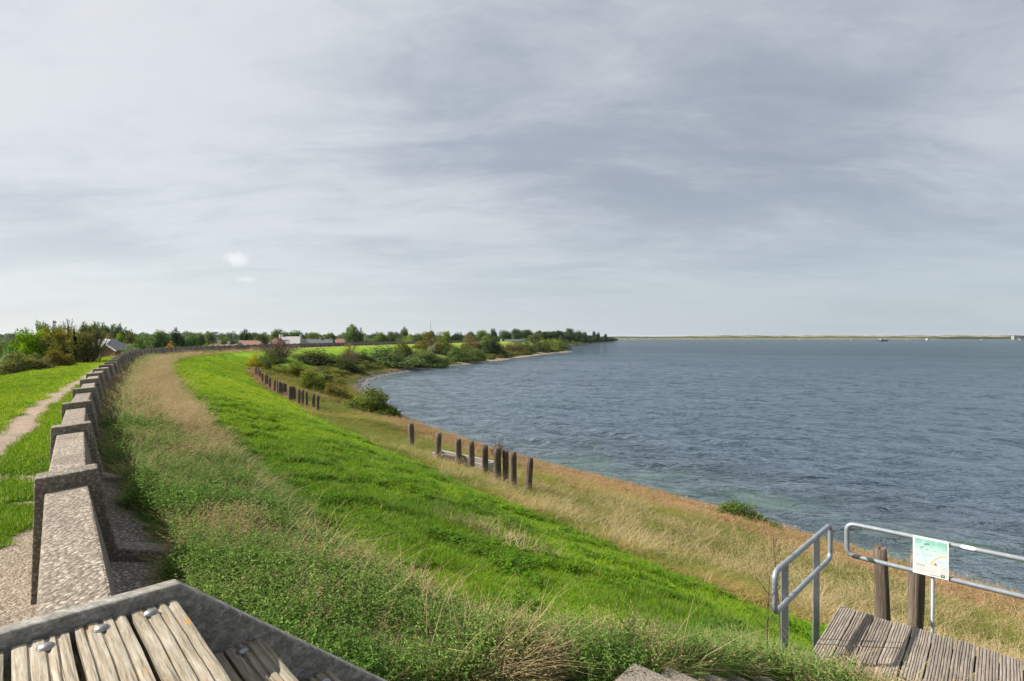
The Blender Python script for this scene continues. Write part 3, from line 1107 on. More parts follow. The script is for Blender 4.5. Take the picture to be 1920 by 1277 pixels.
rc, rd_ = Vector((3.155, 6.42 * SY, 0)), Vector((3.155 + 0.87 * 2.3, (6.42 - 1.05 * 2.3) * SY, 0))
rail2 = empty('handrail', (3.6, 4.56, gz1(3.6, 4.56)), label='long galvanised railing with two tubes past the sign on the far deck edge', cat='railing')
ro = Vector(rail2.location)
mb = MB()
zt2, zb2 = CZ - 1.745, CZ - 2.04
loop = rounded([Vector((rc.x, rc.y, zt2)) - ro, Vector((rd_.x, rd_.y, zt2 + .0)) - ro, Vector((rd_.x, rd_.y, zb2)) - ro, Vector((rc.x, rc.y, zb2)) - ro], 0.07)
mb.tube(loop, 0.0205, 14, closed=True)
mb.build('rail_loop', M['galvanised'], rail2, smooth=True)
for f, rr in ((0.232, 0.013), (0.93, 0.02)):
    p_ = rc + (rd_ - rc) * f
    mb = MB()
    zg = gz1(p_.x, p_.y) - 0.3
    mb.tube([Vector((p_.x, p_.y, zg)) - ro, Vector((p_.x, p_.y, zb2 - 0.018)) - ro], rr, 10)
    mb.build('rail_post', M['galvanised'], rail2, smooth=True)
rdir = (rd_ - rc).normalized()
rnrm = Vector((rdir.y, -rdir.x, 0))       # toward the viewer
if rnrm.y > 0:
    rnrm = -rnrm
# white sticker wrapped on the top tube
mb = MB()
st0 = rc + rdir * 0.865
rings = []
for i in range(9):
    q = -1 + 2 * i / 8
    hw = math.sqrt(max(0, 1 - q ** 4)) * R(46) + R(3)
    rings.append([st0 + rdir * (q * 0.052) + rnrm * (0.0216 * math.cos(a_)) + Vector((0, 0, zt2 + 0.0216 * math.sin(a_))) - ro for a_ in np.linspace(R(28) - hw, R(28) + hw, 7)])
V_ = [p_ for r_ in rings for p_ in r_]
mb.add(V_, [(i * 7 + j, i * 7 + j + 1, (i + 1) * 7 + j + 1, (i + 1) * 7 + j) for i in range(8) for j in range(6)])
mb.build('sticker', M['white_plastic'], rail2, smooth=True)

# ------------------------------------------------------------------ information sign on the railing
sc_ = rc + rdir * 0.622
sign = empty('information_sign', (sc_.x + rnrm.x * 0.030, sc_.y + rnrm.y * 0.030, (zt2 + zb2) / 2 + 0.008), label='square white information sign with a pale green nature map fixed to the railing', cat='sign')
sign.rotation_euler = (0, 0, math.atan2(rdir.y, rdir.x))
sign.scale = (0.89, 1, 1)
SW, SH = 0.272, 0.325
mb = MB()
mb.box((0, 0.004, 0), (SW, 0.006, SH))
mb.build('sign_board', M['white_plastic'], sign, bevel=0.001)
m_map, t, out = material('map_print')
p = obj_coord(t)
sx = t.new('ShaderNodeSeparateXYZ')
t.put(sx.inputs[0], p)
cc = t.ramp(t.step(sx.outputs[2], -0.06, 0.15), [(0, (0.50, 0.66, 0.66)), (0.55, (0.46, 0.65, 0.60)), (1, (0.20, 0.44, 0.38))])
cc = t.mix(t.math('MULTIPLY', t.step(t.noise(p, 14, 3, 0.5), 0.45, 0.65), 0.35), cc, (0.60, 0.72, 0.64))
principled(t, out, cc, 0.45, spec=0.4)


def flat(name, pts, mat, y=0.0):
    n = len(pts)
    me = bpy.data.meshes.new(name)
    me.from_pydata([(a, y, b) for a, b in pts], [], [tuple(range(n))])
    me.materials.append(mat)
    return obj(name, me, sign)


def stroke(name, pts, wdt, mat, y):
    pts = [Vector((a, 0, b)) for a, b in pts]
    V, Fs = [], []
    for i, p_ in enumerate(pts):
        d_ = (pts[min(i + 1, len(pts) - 1)] - pts[max(i - 1, 0)]).normalized()
        nn = Vector((-d_.z, 0, d_.x)) * wdt / 2
        V += [(p_ + nn)[:], (p_ - nn)[:]]
    V = [(a, y, b) for a, _, b in V]
    Fs = [(2 * i, 2 * i + 1, 2 * i + 3, 2 * i + 2) for i in range(len(pts) - 1)]
    me = bpy.data.meshes.new(name)
    me.from_pydata(V, [], Fs)
    me.materials.append(mat)
    return obj(name, me, sign)


P_ink = mat_plain('print_ink', (0.09, 0.13, 0.20), 0.5, var=0.1)
P_grey = mat_plain('print_grey', (0.50, 0.50, 0.49), 0.5, var=0.08)
P_pale = mat_plain('print_pale', (0.58, 0.585, 0.58), 0.5, var=0.05)
P_sand = mat_plain('print_sand', (0.52, 0.44, 0.22), 0.5, var=0.1)
P_red = mat_plain('print_red', (0.50, 0.10, 0.05), 0.5)
P_green = mat_plain('print_green', (0.03, 0.12, 0.06), 0.5)
flat('map_print', [(-0.122, -0.062), (0.122, -0.062), (0.122, 0.148), (-0.122, 0.148)], m_map, -0.0012)
flat('text_panel', [(-0.122, -0.150), (0.122, -0.150), (0.122, -0.064), (-0.122, -0.064)], P_pale, -0.0012)
stroke('coast_line', [(0.0 + 0.118 * q, -0.056 + 0.085 * q - 0.028 * math.sin(q * 3.1) * -1) for q in np.linspace(0, 1, 12)], 0.012, P_sand, -0.0017)
stroke('route_line', [(-0.085 + 0.055 * q, 0.075 - 0.13 * q ** 1.5) for q in np.linspace(0, 1, 10)], 0.0025, P_ink, -0.0017)
for (a, b, l_, s_) in ((-0.05, 0.103, 0.04, 0.009), (-0.075, 0.072, 0.024, 0.007), (-0.035, 0.058, 0.018, 0.006)):
    stroke('bird_drawing', [(a, b), (a + l_ * 0.4, b + s_ * 0.7), (a + l_, b + s_)], s_, P_ink, -0.0017)
for (a, b, l_) in ((0.012, 0.062, 0.032), (-0.035, 0.02, 0.05), (-0.112, 0.006, 0.026), (0.05, -0.022, 0.045), (0.10, 0.09, 0.004), (0.088, 0.048, 0.004)):
    stroke('caption', [(a, b), (a + l_, b - 0.002)], 0.0028, P_ink, -0.0017)
flat('marker', [(0.026, -0.058), (0.048, -0.058), (0.05, -0.045), (0.036, -0.036), (0.026, -0.046)], P_red, -0.0019)
flat('heading', [(-0.112, -0.082), (-0.04, -0.082), (-0.04, -0.077), (-0.112, -0.077)], P_ink, -0.0017)
for i in range(7):
    z_ = -0.090 - 0.0072 * i
    flat('text_line', [(-0.112, z_), (0.062 - 0.01 * (i % 3), z_), (0.062 - 0.01 * (i % 3), z_ + 0.0026), (-0.112, z_ + 0.0026)], P_grey, -0.0017)
flat('text_line', [(0.0, -0.146), (0.068, -0.146), (0.068, -0.143), (0.0, -0.143)], P_ink, -0.0017)
flat('side_block', [(0.078, -0.125), (0.108, -0.125), (0.108, -0.07), (0.078, -0.07)], P_grey, -0.0017)
flat('logo', [(0.078, -0.150), (0.108, -0.150), (0.108, -0.126), (0.078, -0.126)], P_green, -0.0017)
stroke('logo_mark', [(0.086, -0.131), (0.094, -0.134), (0.093, -0.144)], 0.004, M['white_plastic'], -0.0022)
stroke('logo_mark', [(0.101, -0.131), (0.094, -0.136)], 0.003, M['white_plastic'], -0.0022)


# ------------------------------------------------------------------ timber piles
def pile_mesh(name, h, r, seed, below=0.5, seg=10, n=14):
    """a rough round pile, base at z=0, splintered top"""
    r_ = random.Random(seed)
    V, Fs = [], []
    bend = (r_.uniform(-.02, .02), r_.uniform(-.02, .02))
    ph = [r_.uniform(0, 6.28) for _ in range(3)]
    for i in range(seg + 1):
        q = i / seg
        z = -below + (h + below) * q
        for k in range(n):
            a = 2 * math.pi * k / n
            rr = r * (1.0 + 0.06 * math.sin(3 * a + ph[0] + q * 2) + 0.05 * math.sin(5 * a + ph[1]) + 0.05 * math.sin(7 * q + ph[2]) + r_.uniform(-.03, .03))
            if q > 0.97:
                rr *= 0.86
            V.append((rr * math.cos(a) + bend[0] * math.sin(q * 3), rr * math.sin(a) + bend[1] * math.sin(q * 2.5), z + (r_.uniform(-.02, .02) if i == seg else 0)))
    for i in range(seg):
        for k in range(n):
            Fs.append((i * n + k, i * n + (k + 1) % n, (i + 1) * n + (k + 1) % n, (i + 1) * n + k))
    c_ = len(V)
    V.append((bend[0] * .1, 0, h + 0.004))
    for k in range(n):
        Fs.append((seg * n + k, seg * n + (k + 1) % n, c_))
    me = bpy.data.meshes.new(name)
    me.from_pydata(V, [], Fs)
    me.polygons.foreach_set('use_smooth', np.array([len(f) == 4 for f in Fs]))
    me.materials.append(M['pile_wood'])
    return me


def pile(label, x, y, z, top, r, seed, group, lean=(0, 0)):
    o = obj('timber_pile', pile_mesh('timber_pile', top - z, r, seed), None, (x, y, z), (lean[0], lean[1], 0))
    return tag(o, label, 'wooden post', group)


for i, (pxx, tpy, dist, lab) in enumerate(((1660, 1027, 6.95 * SY, 'thick brown timber post by the deck, standing clear left of the sign'),
                                           (1714, 1036, 6.55 * SY, 'thick brown timber post by the deck, partly hidden behind the sign'))):
    x = (pxx - CXP) / FPX * dist
    g = gz1(x, dist)
    pile(lab, x, dist, g, CZ - (tpy - HPX) / FPX * dist, 0.064, 500 + i, 'timber posts behind the deck', (0.0, -0.03 * (1 - 2 * i)))

near = [(548, 308, 545, 38), (758, 382, 655, 44), (913, 430, 700, 43), (1012, 450, 755, 43), (1122, 478, 790, 46), (1222, 500, 840, 54), (1283, 520, 850, 44), (1345, 535, 875, 47), (1470, 575, 915, 49)]
nlab = ['single timber post standing apart at the far end of the nearer row', 'timber post rising in front of the far end of the low concrete trough', 'timber post in front of the middle of the concrete trough',
        'slim reddish timber post in front of the near end of the concrete trough', 'timber post just past the near end of the concrete trough', 'pale thick timber post, first of the tight trio in the nearer row',
        'timber post in the middle of the tight trio in the nearer row', 'timber post, last and nearest of the tight trio in the nearer row', 'nearest timber post of the nearer row, standing alone in tall dry grass']
nb = [(z_[0] / 4.174 + 640, z_[1] / 4.174 + 720, z_[2] / 4.174 + 720, z_[3] / 4.174) for z_ in near]
H = hits([b_[0] for b_ in nb], [b_[2] - 5 for b_ in nb])
NEARP = H
for i, (b_, h_) in enumerate(zip(nb, H)):
    d_ = h_[1]
    top = CZ - (b_[1] - HPX) / FPX * d_
    pile(nlab[i], h_[0], d_, h_[2], top, b_[3] / 2 * d_ / FPX * 1.08, 20 + i, 'timber posts in the nearer row', (random.uniform(-.02, .02), random.uniform(-.03, .03)))

farp = [(128, 310, 425), (150, 325, 440), (170, 350, 455), (205, 380, 520), (240, 395, 540), (265, 408, 545), (297, 430, 590), (348, 460, 620), (385, 475, 640), (405, 485, 650),
        (430, 495, 655), (455, 500, 650), (480, 512, 655), (533, 538, 720), (557, 540, 725), (592, 545, 735), (645, 575, 775), (685, 585, 780), (735, 600, 810), (820, 630, 830), (868, 650, 865)]
flab = ['farthest timber post of the far row, half lost against the yellow bush', 'second farthest timber post of the far row beside the yellow bush', 'third farthest timber post of the far row, just clear of the yellow bush',
        'lone timber post after the farthest three of the far row', 'farther timber post of the first close pair in the far row', 'nearer timber post of the first close pair in the far row',
        'timber post between the close pair and the next lone post of the far row', 'lone timber post just before the picket of five in the far row', 'farthest post in the picket of five in the far row',
        'second post in the picket of five in the far row', 'middle post in the picket of five in the far row', 'fourth post in the picket of five in the far row', 'nearest post in the picket of five in the far row',
        'farthest dark post of the three past the picket of five', 'middle dark post of the three past the picket of five', 'nearest, paler post of the three past the picket of five',
        'farthest of the three stout posts before the end pair of the far row', 'middle of the three stout posts before the end pair of the far row', 'nearest and tallest of the three stout posts before the end pair',
        'second nearest timber post of the far row, left one of the end pair', 'nearest timber post of the far row, right one of the end pair']
fb = [(a / 6.4 + 460, b_ / 6.4 + 640, c_ / 6.4 + 640) for a, b_, c_ in farp]
H = hits([b_[0] for b_ in fb], [b_[2] for b_ in fb])
for i, (b_, h_) in enumerate(zip(fb, H)):
    d_ = h_[1]
    top = CZ - (b_[1] - HPX) / FPX * d_
    pile(flab[i], h_[0], d_, h_[2], top, min(0.125, 5.2 / 2 * d_ / FPX * (0.8 if i < 13 else 1.0)), 60 + i, 'timber posts in the far row', (random.uniform(-.03, .03), random.uniform(-.04, .04)))

# ------------------------------------------------------------------ low concrete trough behind the posts
T = hits([803, 905], [868, 898])
tA, tB = Vector((T[0][0], T[0][1], T[0][2])), Vector((T[1][0], T[1][1], T[1][2]))
trough = empty('concrete_trough', tA + Vector((0.3, 0.4, 0)), label='low broken concrete trough half sunk in the grass behind the timber posts', cat='concrete trough')
to = Vector(trough.location)
dA = (tB - tA)
dA.z = 0
Lt = dA.length
dA.normalize()
nA = Vector((-dA.y, dA.x, 0))
if nA.y < 0:
    nA = -nA


def slab(name, a, b, th, zlo, zhi0, zhi1):
    mb = MB()
    a, b = Vector(a), Vector(b)
    d_ = (b - a)
    d_.z = 0
    d_.normalize()
    n_ = Vector((-d_.y, d_.x, 0)) * th / 2
    V = []
    for p_, zh in ((a, zhi0), (b, zhi1)):
        for s_ in (-1, 1):
            V.append(Vector((p_.x, p_.y, zlo)) + n_ * s_ - to)
            V.append(Vector((p_.x, p_.y, zh)) + n_ * s_ - to)
    mb.add(V, [(0, 1, 3, 2), (4, 6, 7, 5), (0, 4, 5, 1), (2, 3, 7, 6), (1, 5, 7, 3), (0, 2, 6, 4)])
    mb.build(name, M['trough_concrete'], trough, bevel=0.01)


z0, z1 = tA.z, tB.z
f0 = tA + nA * 0.25
wd = 0.62
slab('front_wall', f0, f0 + dA * (Lt * 0.60), 0.09, z1 - 0.4, z0 + 0.32, z0 + 0.22)
slab('front_wall', f0 + dA * (Lt * 0.66), f0 + dA * Lt, 0.09, z1 - 0.5, z0 + 0.17, z0 + 0.10)
slab('back_wall', f0 + nA * wd, f0 + nA * wd + dA * Lt, 0.09, z1 - 0.5, z0 + 0.28, z0 + 0.10)
slab('end_wall', f0 + nA * 0.05, f0 + nA * (wd - 0.05), 0.09, z1 - 0.4, z0 + 0.32, z0 + 0.285)
slab('end_wall', f0 + dA * (Lt - 0.05) + nA * 0.05, f0 + nA * (wd - 0.05) + dA * (Lt - 0.05), 0.09, z1 - 0.5, z0 + 0.095, z0 + 0.08)
slab('cross_wall', f0 + dA * (Lt * 0.42) + nA * 0.06, f0 + nA * (wd - 0.06) + dA * (Lt * 0.42), 0.07, z1 - 0.5, z0 + 0.26, z0 + 0.23)


# ------------------------------------------------------------------ tall dead weed stems by the railing
def dead_weed(label, pxb, pyb, pyt, lean, dist, seed):
    r_ = random.Random(seed)
    x = (pxb - CXP) / FPX * dist
    zb = gz1(x, dist)
    h = CZ - (pyt - HPX) / FPX * dist - zb
    root = empty('dead_weed', (x, dist, zb), label=label, cat='dead plant', group='tall dead weeds by the railing')
    mb = MB()
    pts = [(0, 0, -.05), (lean * .3, .02, h * .45), (lean, .03, h)]
    mb.tube(pts, [.006, .005, .003], 6)
    for q in range(9):
        f = r_.uniform(.35, .95)
        p0 = Vector((lean * f * f, .02, h * f))
        mb.tube([p0, p0 + Vector((r_.uniform(-.10, .10), r_.uniform(-.05, .05), r_.uniform(.05, .16)))], [.003, .0015], 4)
    mb.build('stem', M['twig'], root)
    B = Blades(seed)
    for q in range(170):
        f = r_.uniform(.45, 1.0)
        B.leaf((lean * f * f + r_.gauss(0, .03), .02 + r_.gauss(0, .025), h * f), (r_.gauss(0, 1), r_.gauss(0, 1), r_.gauss(0, 1)), (0, 0.3, 1), r_.uniform(.006, .013), .006, r_.random(), 1.0)
    me = B.mesh('seed_heads', MB_dead)
    obj('seed_heads', me, root)


# ------------------------------------------------------------------ grass and weeds: tuft meshes
class Blades:
    def __init__(s, seed):
        s.V, s.F, s.lv, s.cv = [], [], [], []
        s.r = random.Random(seed)

    def blade(s, x, y, h, wdt, bend, az, lv, cv, z0=-0.02, seg=3, droop=1.6):
        ca, sa = math.cos(az), math.sin(az)
        b = len(s.V)
        for i in range(seg + 1):
            q = i / seg
            out_ = bend * q ** droop
            zz = z0 + h * q * (1 - 0.30 * (bend / max(h, 1e-3)) * q)
            ww = wdt * (1 - q ** 1.5) * 0.5
            cx, cy = x + ca * out_, y + sa * out_
            if i < seg:
                s.V += [(cx - sa * ww, cy + ca * ww, zz), (cx + sa * ww, cy - ca * ww, zz)]
                s.lv += [lv, lv]
                s.cv += [cv, cv]
            else:
                s.V.append((cx, cy, zz))
                s.lv.append(lv)
                s.cv.append(cv)
        for i in range(seg - 1):
            s.F.append((b + 2 * i, b + 2 * i + 1, b + 2 * i + 3, b + 2 * i + 2))
        e = b + 2 * (seg - 1)
        s.F.append((e, e + 1, e + 2))

    def leaf(s, c, dirn, up, ln, wd, lv, cv):
        d_ = Vector(dirn).normalized()
        u_ = Vector(up)
        sd = d_.cross(u_)
        if sd.length < 1e-4:
            sd = d_.orthogonal()
        sd.normalize()
        c = Vector(c)
        b = len(s.V)
        nrm_ = sd.cross(d_)
        s.V += [c[:], (c + d_ * ln * 0.45 + sd * wd / 2 + nrm_ * ln * 0.05)[:], (c + d_ * ln - nrm_ * ln * 0.12)[:], (c + d_ * ln * 0.45 - sd * wd / 2 + nrm_ * ln * 0.05)[:]]
        s.F.append((b, b + 1, b + 2, b + 3))
        s.lv += [lv] * 4
        s.cv += [cv] * 4

    def mesh(s, name, mat):
        me = bpy.data.meshes.new(name)
        me.from_pydata(s.V, [], s.F)
        for k, a in (('lv', s.lv), ('cv', s.cv)):
            at = me.attributes.new(k, 'FLOAT', 'POINT')
            at.data.foreach_set('value', np.asarray(a, np.float32))
        me.materials.append(mat)
        return me


def tuft(seed, n, h, spread, wdt, bend, dryp, mat, name):
    B = Blades(seed)
    r_ = B.r
    for _ in range(n):
        a, q = r_.uniform(0, 6.28), math.sqrt(r_.random()) * spread
        hh = h * r_.uniform(0.55, 1.15)
        dry = 1.0 if r_.random() < dryp else r_.uniform(0, 0.15)
        B.blade(math.cos(a) * q, math.sin(a) * q, hh, wdt * r_.uniform(.7, 1.2), hh * bend * r_.uniform(.2, 1.3), a + r_.gauss(0, .9), r_.random(), dry)
    return B.mesh(name, mat)


def straw(seed, n, h, spread, mat, name):
    """dry flowering grass: thin stalks with loose heads"""
    B = Blades(seed)
    r_ = B.r
    for _ in range(n):
        a, q = r_.uniform(0, 6.28), math.sqrt(r_.random()) * spread
        hh = h * r_.uniform(0.6, 1.15)
        az = a + r_.gauss(0, .8)
        bend = hh * r_.uniform(0.1, 0.75)
        x, y = math.cos(a) * q, math.sin(a) * q
        lv = r_.random()
        B.blade(x, y, hh, 0.006, bend, az, lv, r_.uniform(.2, .9), seg=3)
        tip = Vector((x + math.cos(az) * bend, y + math.sin(az) * bend, -0.02 + hh * (1 - .3 * bend / hh)))
        for j in range(3):
            d_ = Vector((math.cos(az) + r_.gauss(0, .3), math.sin(az) + r_.gauss(0, .3), r_.uniform(-.2, .9)))
            B.leaf(tip - Vector((math.cos(az), math.sin(az), .8)) * (0.03 * j), d_, (r_.gauss(0, 1), r_.gauss(0, 1), .3), r_.uniform(.022, .045), 0.006, r_.uniform(.3, 1), r_.uniform(.2, .9))
    for _ in range(n // 2):
        a, q = r_.uniform(0, 6.28), math.sqrt(r_.random()) * spread
        hh = h * r_.uniform(0.3, 0.6)
        B.blade(math.cos(a) * q, math.sin(a) * q, hh, 0.011, hh * r_.uniform(.3, 1.2), a + r_.gauss(0, 1), r_.random(), 1.0 if r_.random() < .6 else 0.2)
    return B.mesh(name, mat)


def weed(seed, n, h, spread, ll, lw, mat, name, dryp=0.06, levels=8):
    """leafy weeds (nettles and the like): stems with pairs of toothed leaves"""
    B = Blades(seed)
    r_ = B.r
    for _ in range(n):
        a, q = r_.uniform(0, 6.28), math.sqrt(r_.random()) * spread
        x, y = math.cos(a) * q, math.sin(a) * q
        hh = h * r_.uniform(.5, 1.1)
        lean = (r_.gauss(0, .15), r_.gauss(0, .15))
        B.blade(x, y, hh, 0.008, hh * .12, a, .2, .3)
        tone = r_.random()
        for j in range(levels):
            q2 = (j + 1.2) / (levels + 0.2)
            z = hh * q2
            az = a + j * 1.57 + r_.gauss(0, .25)
            for s_ in (0, math.pi):
                l_ = ll * (1.15 - 0.6 * q2) * r_.uniform(.7, 1.2)
                d_ = (math.cos(az + s_), math.sin(az + s_), r_.uniform(-.35, .45))
                B.leaf((x + lean[0] * z, y + lean[1] * z, z), d_, (r_.gauss(0, .3), r_.gauss(0, .3), 1), l_, l_ * lw, 0.6 * tone + .4 * r_.random(), 1.0 if r_.random() < dryp else r_.uniform(0, .1))
    return B.mesh(name, mat)


MB_mow = mat_blade('mown_grass', [(0, (0.060, 0.155, 0.016)), (0.35, (0.120, 0.250, 0.012)), (0.7, (0.190, 0.315, 0.010)), (1, (0.250, 0.350, 0.018))], (0.36, 0.30, 0.13), 0.45)
MB_rough = mat_blade('rough_grass', [(0, (0.080, 0.165, 0.030)), (0.5, (0.150, 0.265, 0.055)), (1, (0.25, 0.34, 0.105))], (0.40, 0.31, 0.18), 0.4)
MB_weed = mat_blade('weed_leaves', [(0, (0.070, 0.150, 0.030)), (0.5, (0.130, 0.235, 0.048)), (1, (0.23, 0.305, 0.080))], (0.24, 0.19, 0.09), 0.35)
MB_bank = mat_blade('bank_grass', [(0, (0.080, 0.150, 0.018)), (0.4, (0.150, 0.200, 0.026)), (0.7, (0.235, 0.220, 0.050)), (1, (0.36, 0.27, 0.105))], (0.33, 0.245, 0.11), 0.4)
MB_straw = mat_blade('straw', [(0, (0.25, 0.185, 0.085)), (0.5, (0.36, 0.275, 0.135)), (1, (0.50, 0.41, 0.26))], (0.43, 0.34, 0.19), 0.35)
MB_rust = mat_blade('rust_plants', [(0, (0.13, 0.125, 0.035)), (0.35, (0.28, 0.155, 0.08)), (1, (0.42, 0.27, 0.175))], (0.40, 0.245, 0.155), 0.3)


def source(name, meshes):
    c = bpy.data.collections.new(name)
    for i, me in enumerate(meshes):
        o = bpy.data.objects.new('%s_%02d' % (name, i), me)
        c.objects.link(o)
    return c


S_mow = source('mow_tufts', [tuft(100 + i, 26, 0.075, 0.075, 0.0075, 0.7, 0.05, MB_mow, 'mow_tuft') for i in range(5)])
S_lush = source('lush_tufts', [weed(130 + i, 9, 0.12, 0.10, 0.075, 0.5, MB_mow, 'lush_tuft', 0.0, 3) for i in range(2)]
                + [tuft(140 + i, 34, 0.15, 0.09, 0.010, 0.8, 0.03, MB_mow, 'lush_tuft') for i in range(3)])
S_rough = source('rough_tufts', [tuft(160 + i, 38, 0.21, 0.09, 0.0075, 1.15, 0.16, MB_rough, 'rough_tuft') for i in range(5)])
S_weed = source('weed_tufts', [weed(180 + i, 8, 0.24, 0.12, 0.046, 0.48, MB_weed, 'weed_tuft', 0.02, 8) for i in range(5)])
S_straw = source('straw_tufts', [straw(200 + i, 16, 0.36, 0.12, MB_straw, 'straw_tuft') for i in range(5)])
S_bank = source('bank_tufts', [tuft(220 + i, 32, 0.26, 0.11, 0.008, 1.0, 0.11, MB_bank, 'bank_tuft') for i in range(4)]
                + [straw(230 + i, 10, 0.34, 0.12, MB_bank, 'bank_straw') for i in range(2)])
S_rust = source('rust_tufts', [weed(250 + i, 9, 0.20, 0.12, 0.035, 0.5, MB_rust, 'rust_tuft', 0.4, 7) for i in range(3)] + [straw(260, 12, 0.26, 0.12, MB_rust, 'rust_straw')])

_groups = {}


def scatter_group(coll):
    if coll.name in _groups:
        return _groups[coll.name]
    g = bpy.data.node_groups.new('scatter_' + coll.name, 'GeometryNodeTree')
    g.interface.new_socket('Geometry', in_out='INPUT', socket_type='NodeSocketGeometry')
    g.interface.new_socket('Geometry', in_out='OUTPUT', socket_type='NodeSocketGeometry')
    gi, go = g.nodes.new('NodeGroupInput'), g.nodes.new('NodeGroupOutput')
    ci = g.nodes.new('GeometryNodeCollectionInfo')
    ci.inputs[0].default_value = coll
    ci.inputs[1].default_value = True
    ci.inputs[2].default_value = True
    iop = g.nodes.new('GeometryNodeInstanceOnPoints')

    def attr(nm, ty):
        a = g.nodes.new('GeometryNodeInputNamedAttribute')
        a.data_type = ty
        a.inputs[0].default_value = nm
        return a.outputs[0]
    g.links.new(gi.outputs[0], iop.inputs['Points'])
    g.links.new(ci.outputs[0], iop.inputs['Instance'])
    iop.inputs['Pick Instance'].default_value = True
    g.links.new(attr('pick', 'INT'), iop.inputs['Instance Index'])
    e2r = g.nodes.new('FunctionNodeEulerToRotation')
    g.links.new(attr('rot', 'FLOAT_VECTOR'), e2r.inputs[0])
    g.links.new(e2r.outputs[0], iop.inputs['Rotation'])
    g.links.new(attr('scl', 'FLOAT_VECTOR'), iop.inputs['Scale'])
    g.links.new(iop.outputs[0], go.inputs[0])
    _groups[coll.name] = g
    return g


def scatter(name, P, rot, scl, tint, coll, label, rng, color=None):
    n = len(P)
    me = bpy.data.meshes.new(name)
    me.vertices.add(n)
    me.vertices.foreach_set('co', np.asarray(P, np.float32).ravel())
    a = me.attributes.new('pick', 'INT', 'POINT')
    a.data.foreach_set('value', rng.integers(0, len(coll.objects), n).astype(np.int32))
    a = me.attributes.new('rot', 'FLOAT_VECTOR', 'POINT')
    a.data.foreach_set('vector', np.asarray(rot, np.float32).ravel())
    a = me.attributes.new('scl', 'FLOAT_VECTOR', 'POINT')
    a.data.foreach_set('vector', np.asarray(scl, np.float32).ravel())
    a = me.attributes.new('tint', 'FLOAT', 'POINT')
    a.data.foreach_set('value', np.asarray(tint, np.float32))
    o = obj(name, me)
    md = o.modifiers.new('scatter', 'NODES')
    md.node_group = scatter_group(coll)
    if color is not None:
        o.color = (*color, 1)
    tag(o, label, kind='stuff')
    return o


rg = np.random.default_rng(77)
NS = 560000
th_ = R(48) * rg.uniform(-1, 1, NS)
rr_ = np.exp(rg.uniform(math.log(1.3), math.log(115), NS))
X, Y = np.sin(th_) * rr_, np.cos(th_) * rr_
S_, E_, A_ = se(X, Y)
ok = (S_ > -6.0) & (E_ > 0.15)
X, Y, S_, E_, A_, rr_ = X[ok], Y[ok], S_[ok], E_[ok], A_[ok], rr_[ok]
G_ = height_se(X, Y, S_, E_, A_)
ZZ = zones(X, Y, S_, E_, A_)
onap = (S_ > 0.15) & (S_ < 1.02) & (A_ < 62)
G_ = np.where(onap, np.maximum(G_, CZ - crest_drop(A_) - 0.585 - 0.22 * (S_ - 0.2) / 0.8), G_)
u1, u2 = rg.random(len(X)), rg.random(len(X))
clump = vnoise(X, Y, 0.8, 71, 3)
clump2 = vnoise(X, Y, 1.7, 73, 3)
broadn = vnoise(X, Y, 0.16, 75, 3)
LODS = np.clip((rr_ / 5.0) ** 0.62, 0.75, 4.5)
_dc = Vector(corner[-1]) - Vector(corner[0])
st_sl = (_dc.x * ac_dir.x + _dc.y * ac_dir.y) / (_dc.x * tr_dir.x + _dc.y * tr_dir.y)
print('steps', st_sl, corner)
# keep clear of the deck, the steps and the stile
def clear(x, y):
    p = np.stack([x - Pfar.x, y - Pfar.y], 1)
    det = e_dir.x * b_dir.y - e_dir.y * b_dir.x
    a = (p[:, 0] * b_dir.y - p[:, 1] * b_dir.x) / det
    b = (e_dir.x * p[:, 1] - e_dir.y * p[:, 0]) / det
    on_deck = (a > -0.02) & (a < 3) & (b > -0.05) & (b < 1.16)
    q = np.stack([x - corner[0][0] + 0.25, y - corner[0][1] + 0.28], 1)
    t1 = q[:, 0] * tr_dir.x + q[:, 1] * tr_dir.y
    t2 = q[:, 0] * ac_dir.x + q[:, 1] * ac_dir.y
    on_steps = (t1 > -0.05) & (t1 < 1.7) & (t2 > -0.16 + st_sl * t1) & (t2 < 1.7)
    k_ = np.stack([x - K.x, y - K.y], 1)
    t1 = k_[:, 0] * U2.x + k_[:, 1] * U2.y
    t2 = k_[:, 0] * V2.x + k_[:, 1] * V2.y
    on_stile = (t1 > -2.8) & (t1 < 1.9) & (t2 > -0.12) & (t2 < 1.6)
    return ~(on_deck | on_steps | on_stile)


free = clear(X, Y)


def put(name, mask, coll, label, hs=1.0, hvar=0.3, tint=None, lod=1.0, tilt=0.12, hl=0.12):
    m = mask & free
    n = int(m.sum())
    if n == 0:
        return
    rot = np.stack([rg.normal(0, tilt, n), rg.normal(0, tilt, n), rg.uniform(0, 6.28, n)], 1)
    L_ = LODS[m] ** lod
    hz = (hs[m] if isinstance(hs, np.ndarray) else hs) * (1 + hvar * rg.normal(0, 1, n).clip(-1.6, 1.8)) * L_ ** hl
    scl = np.stack([L_, L_, np.maximum(hz, 0.2)], 1)
    tt = np.clip(tint[m] + rg.normal(0, .12, n), 0, 1)
    scatter(name, np.stack([X[m], Y[m], G_[m]], 1), rot, scl, tt, coll, label, rg)
    print('scatter', name, n)


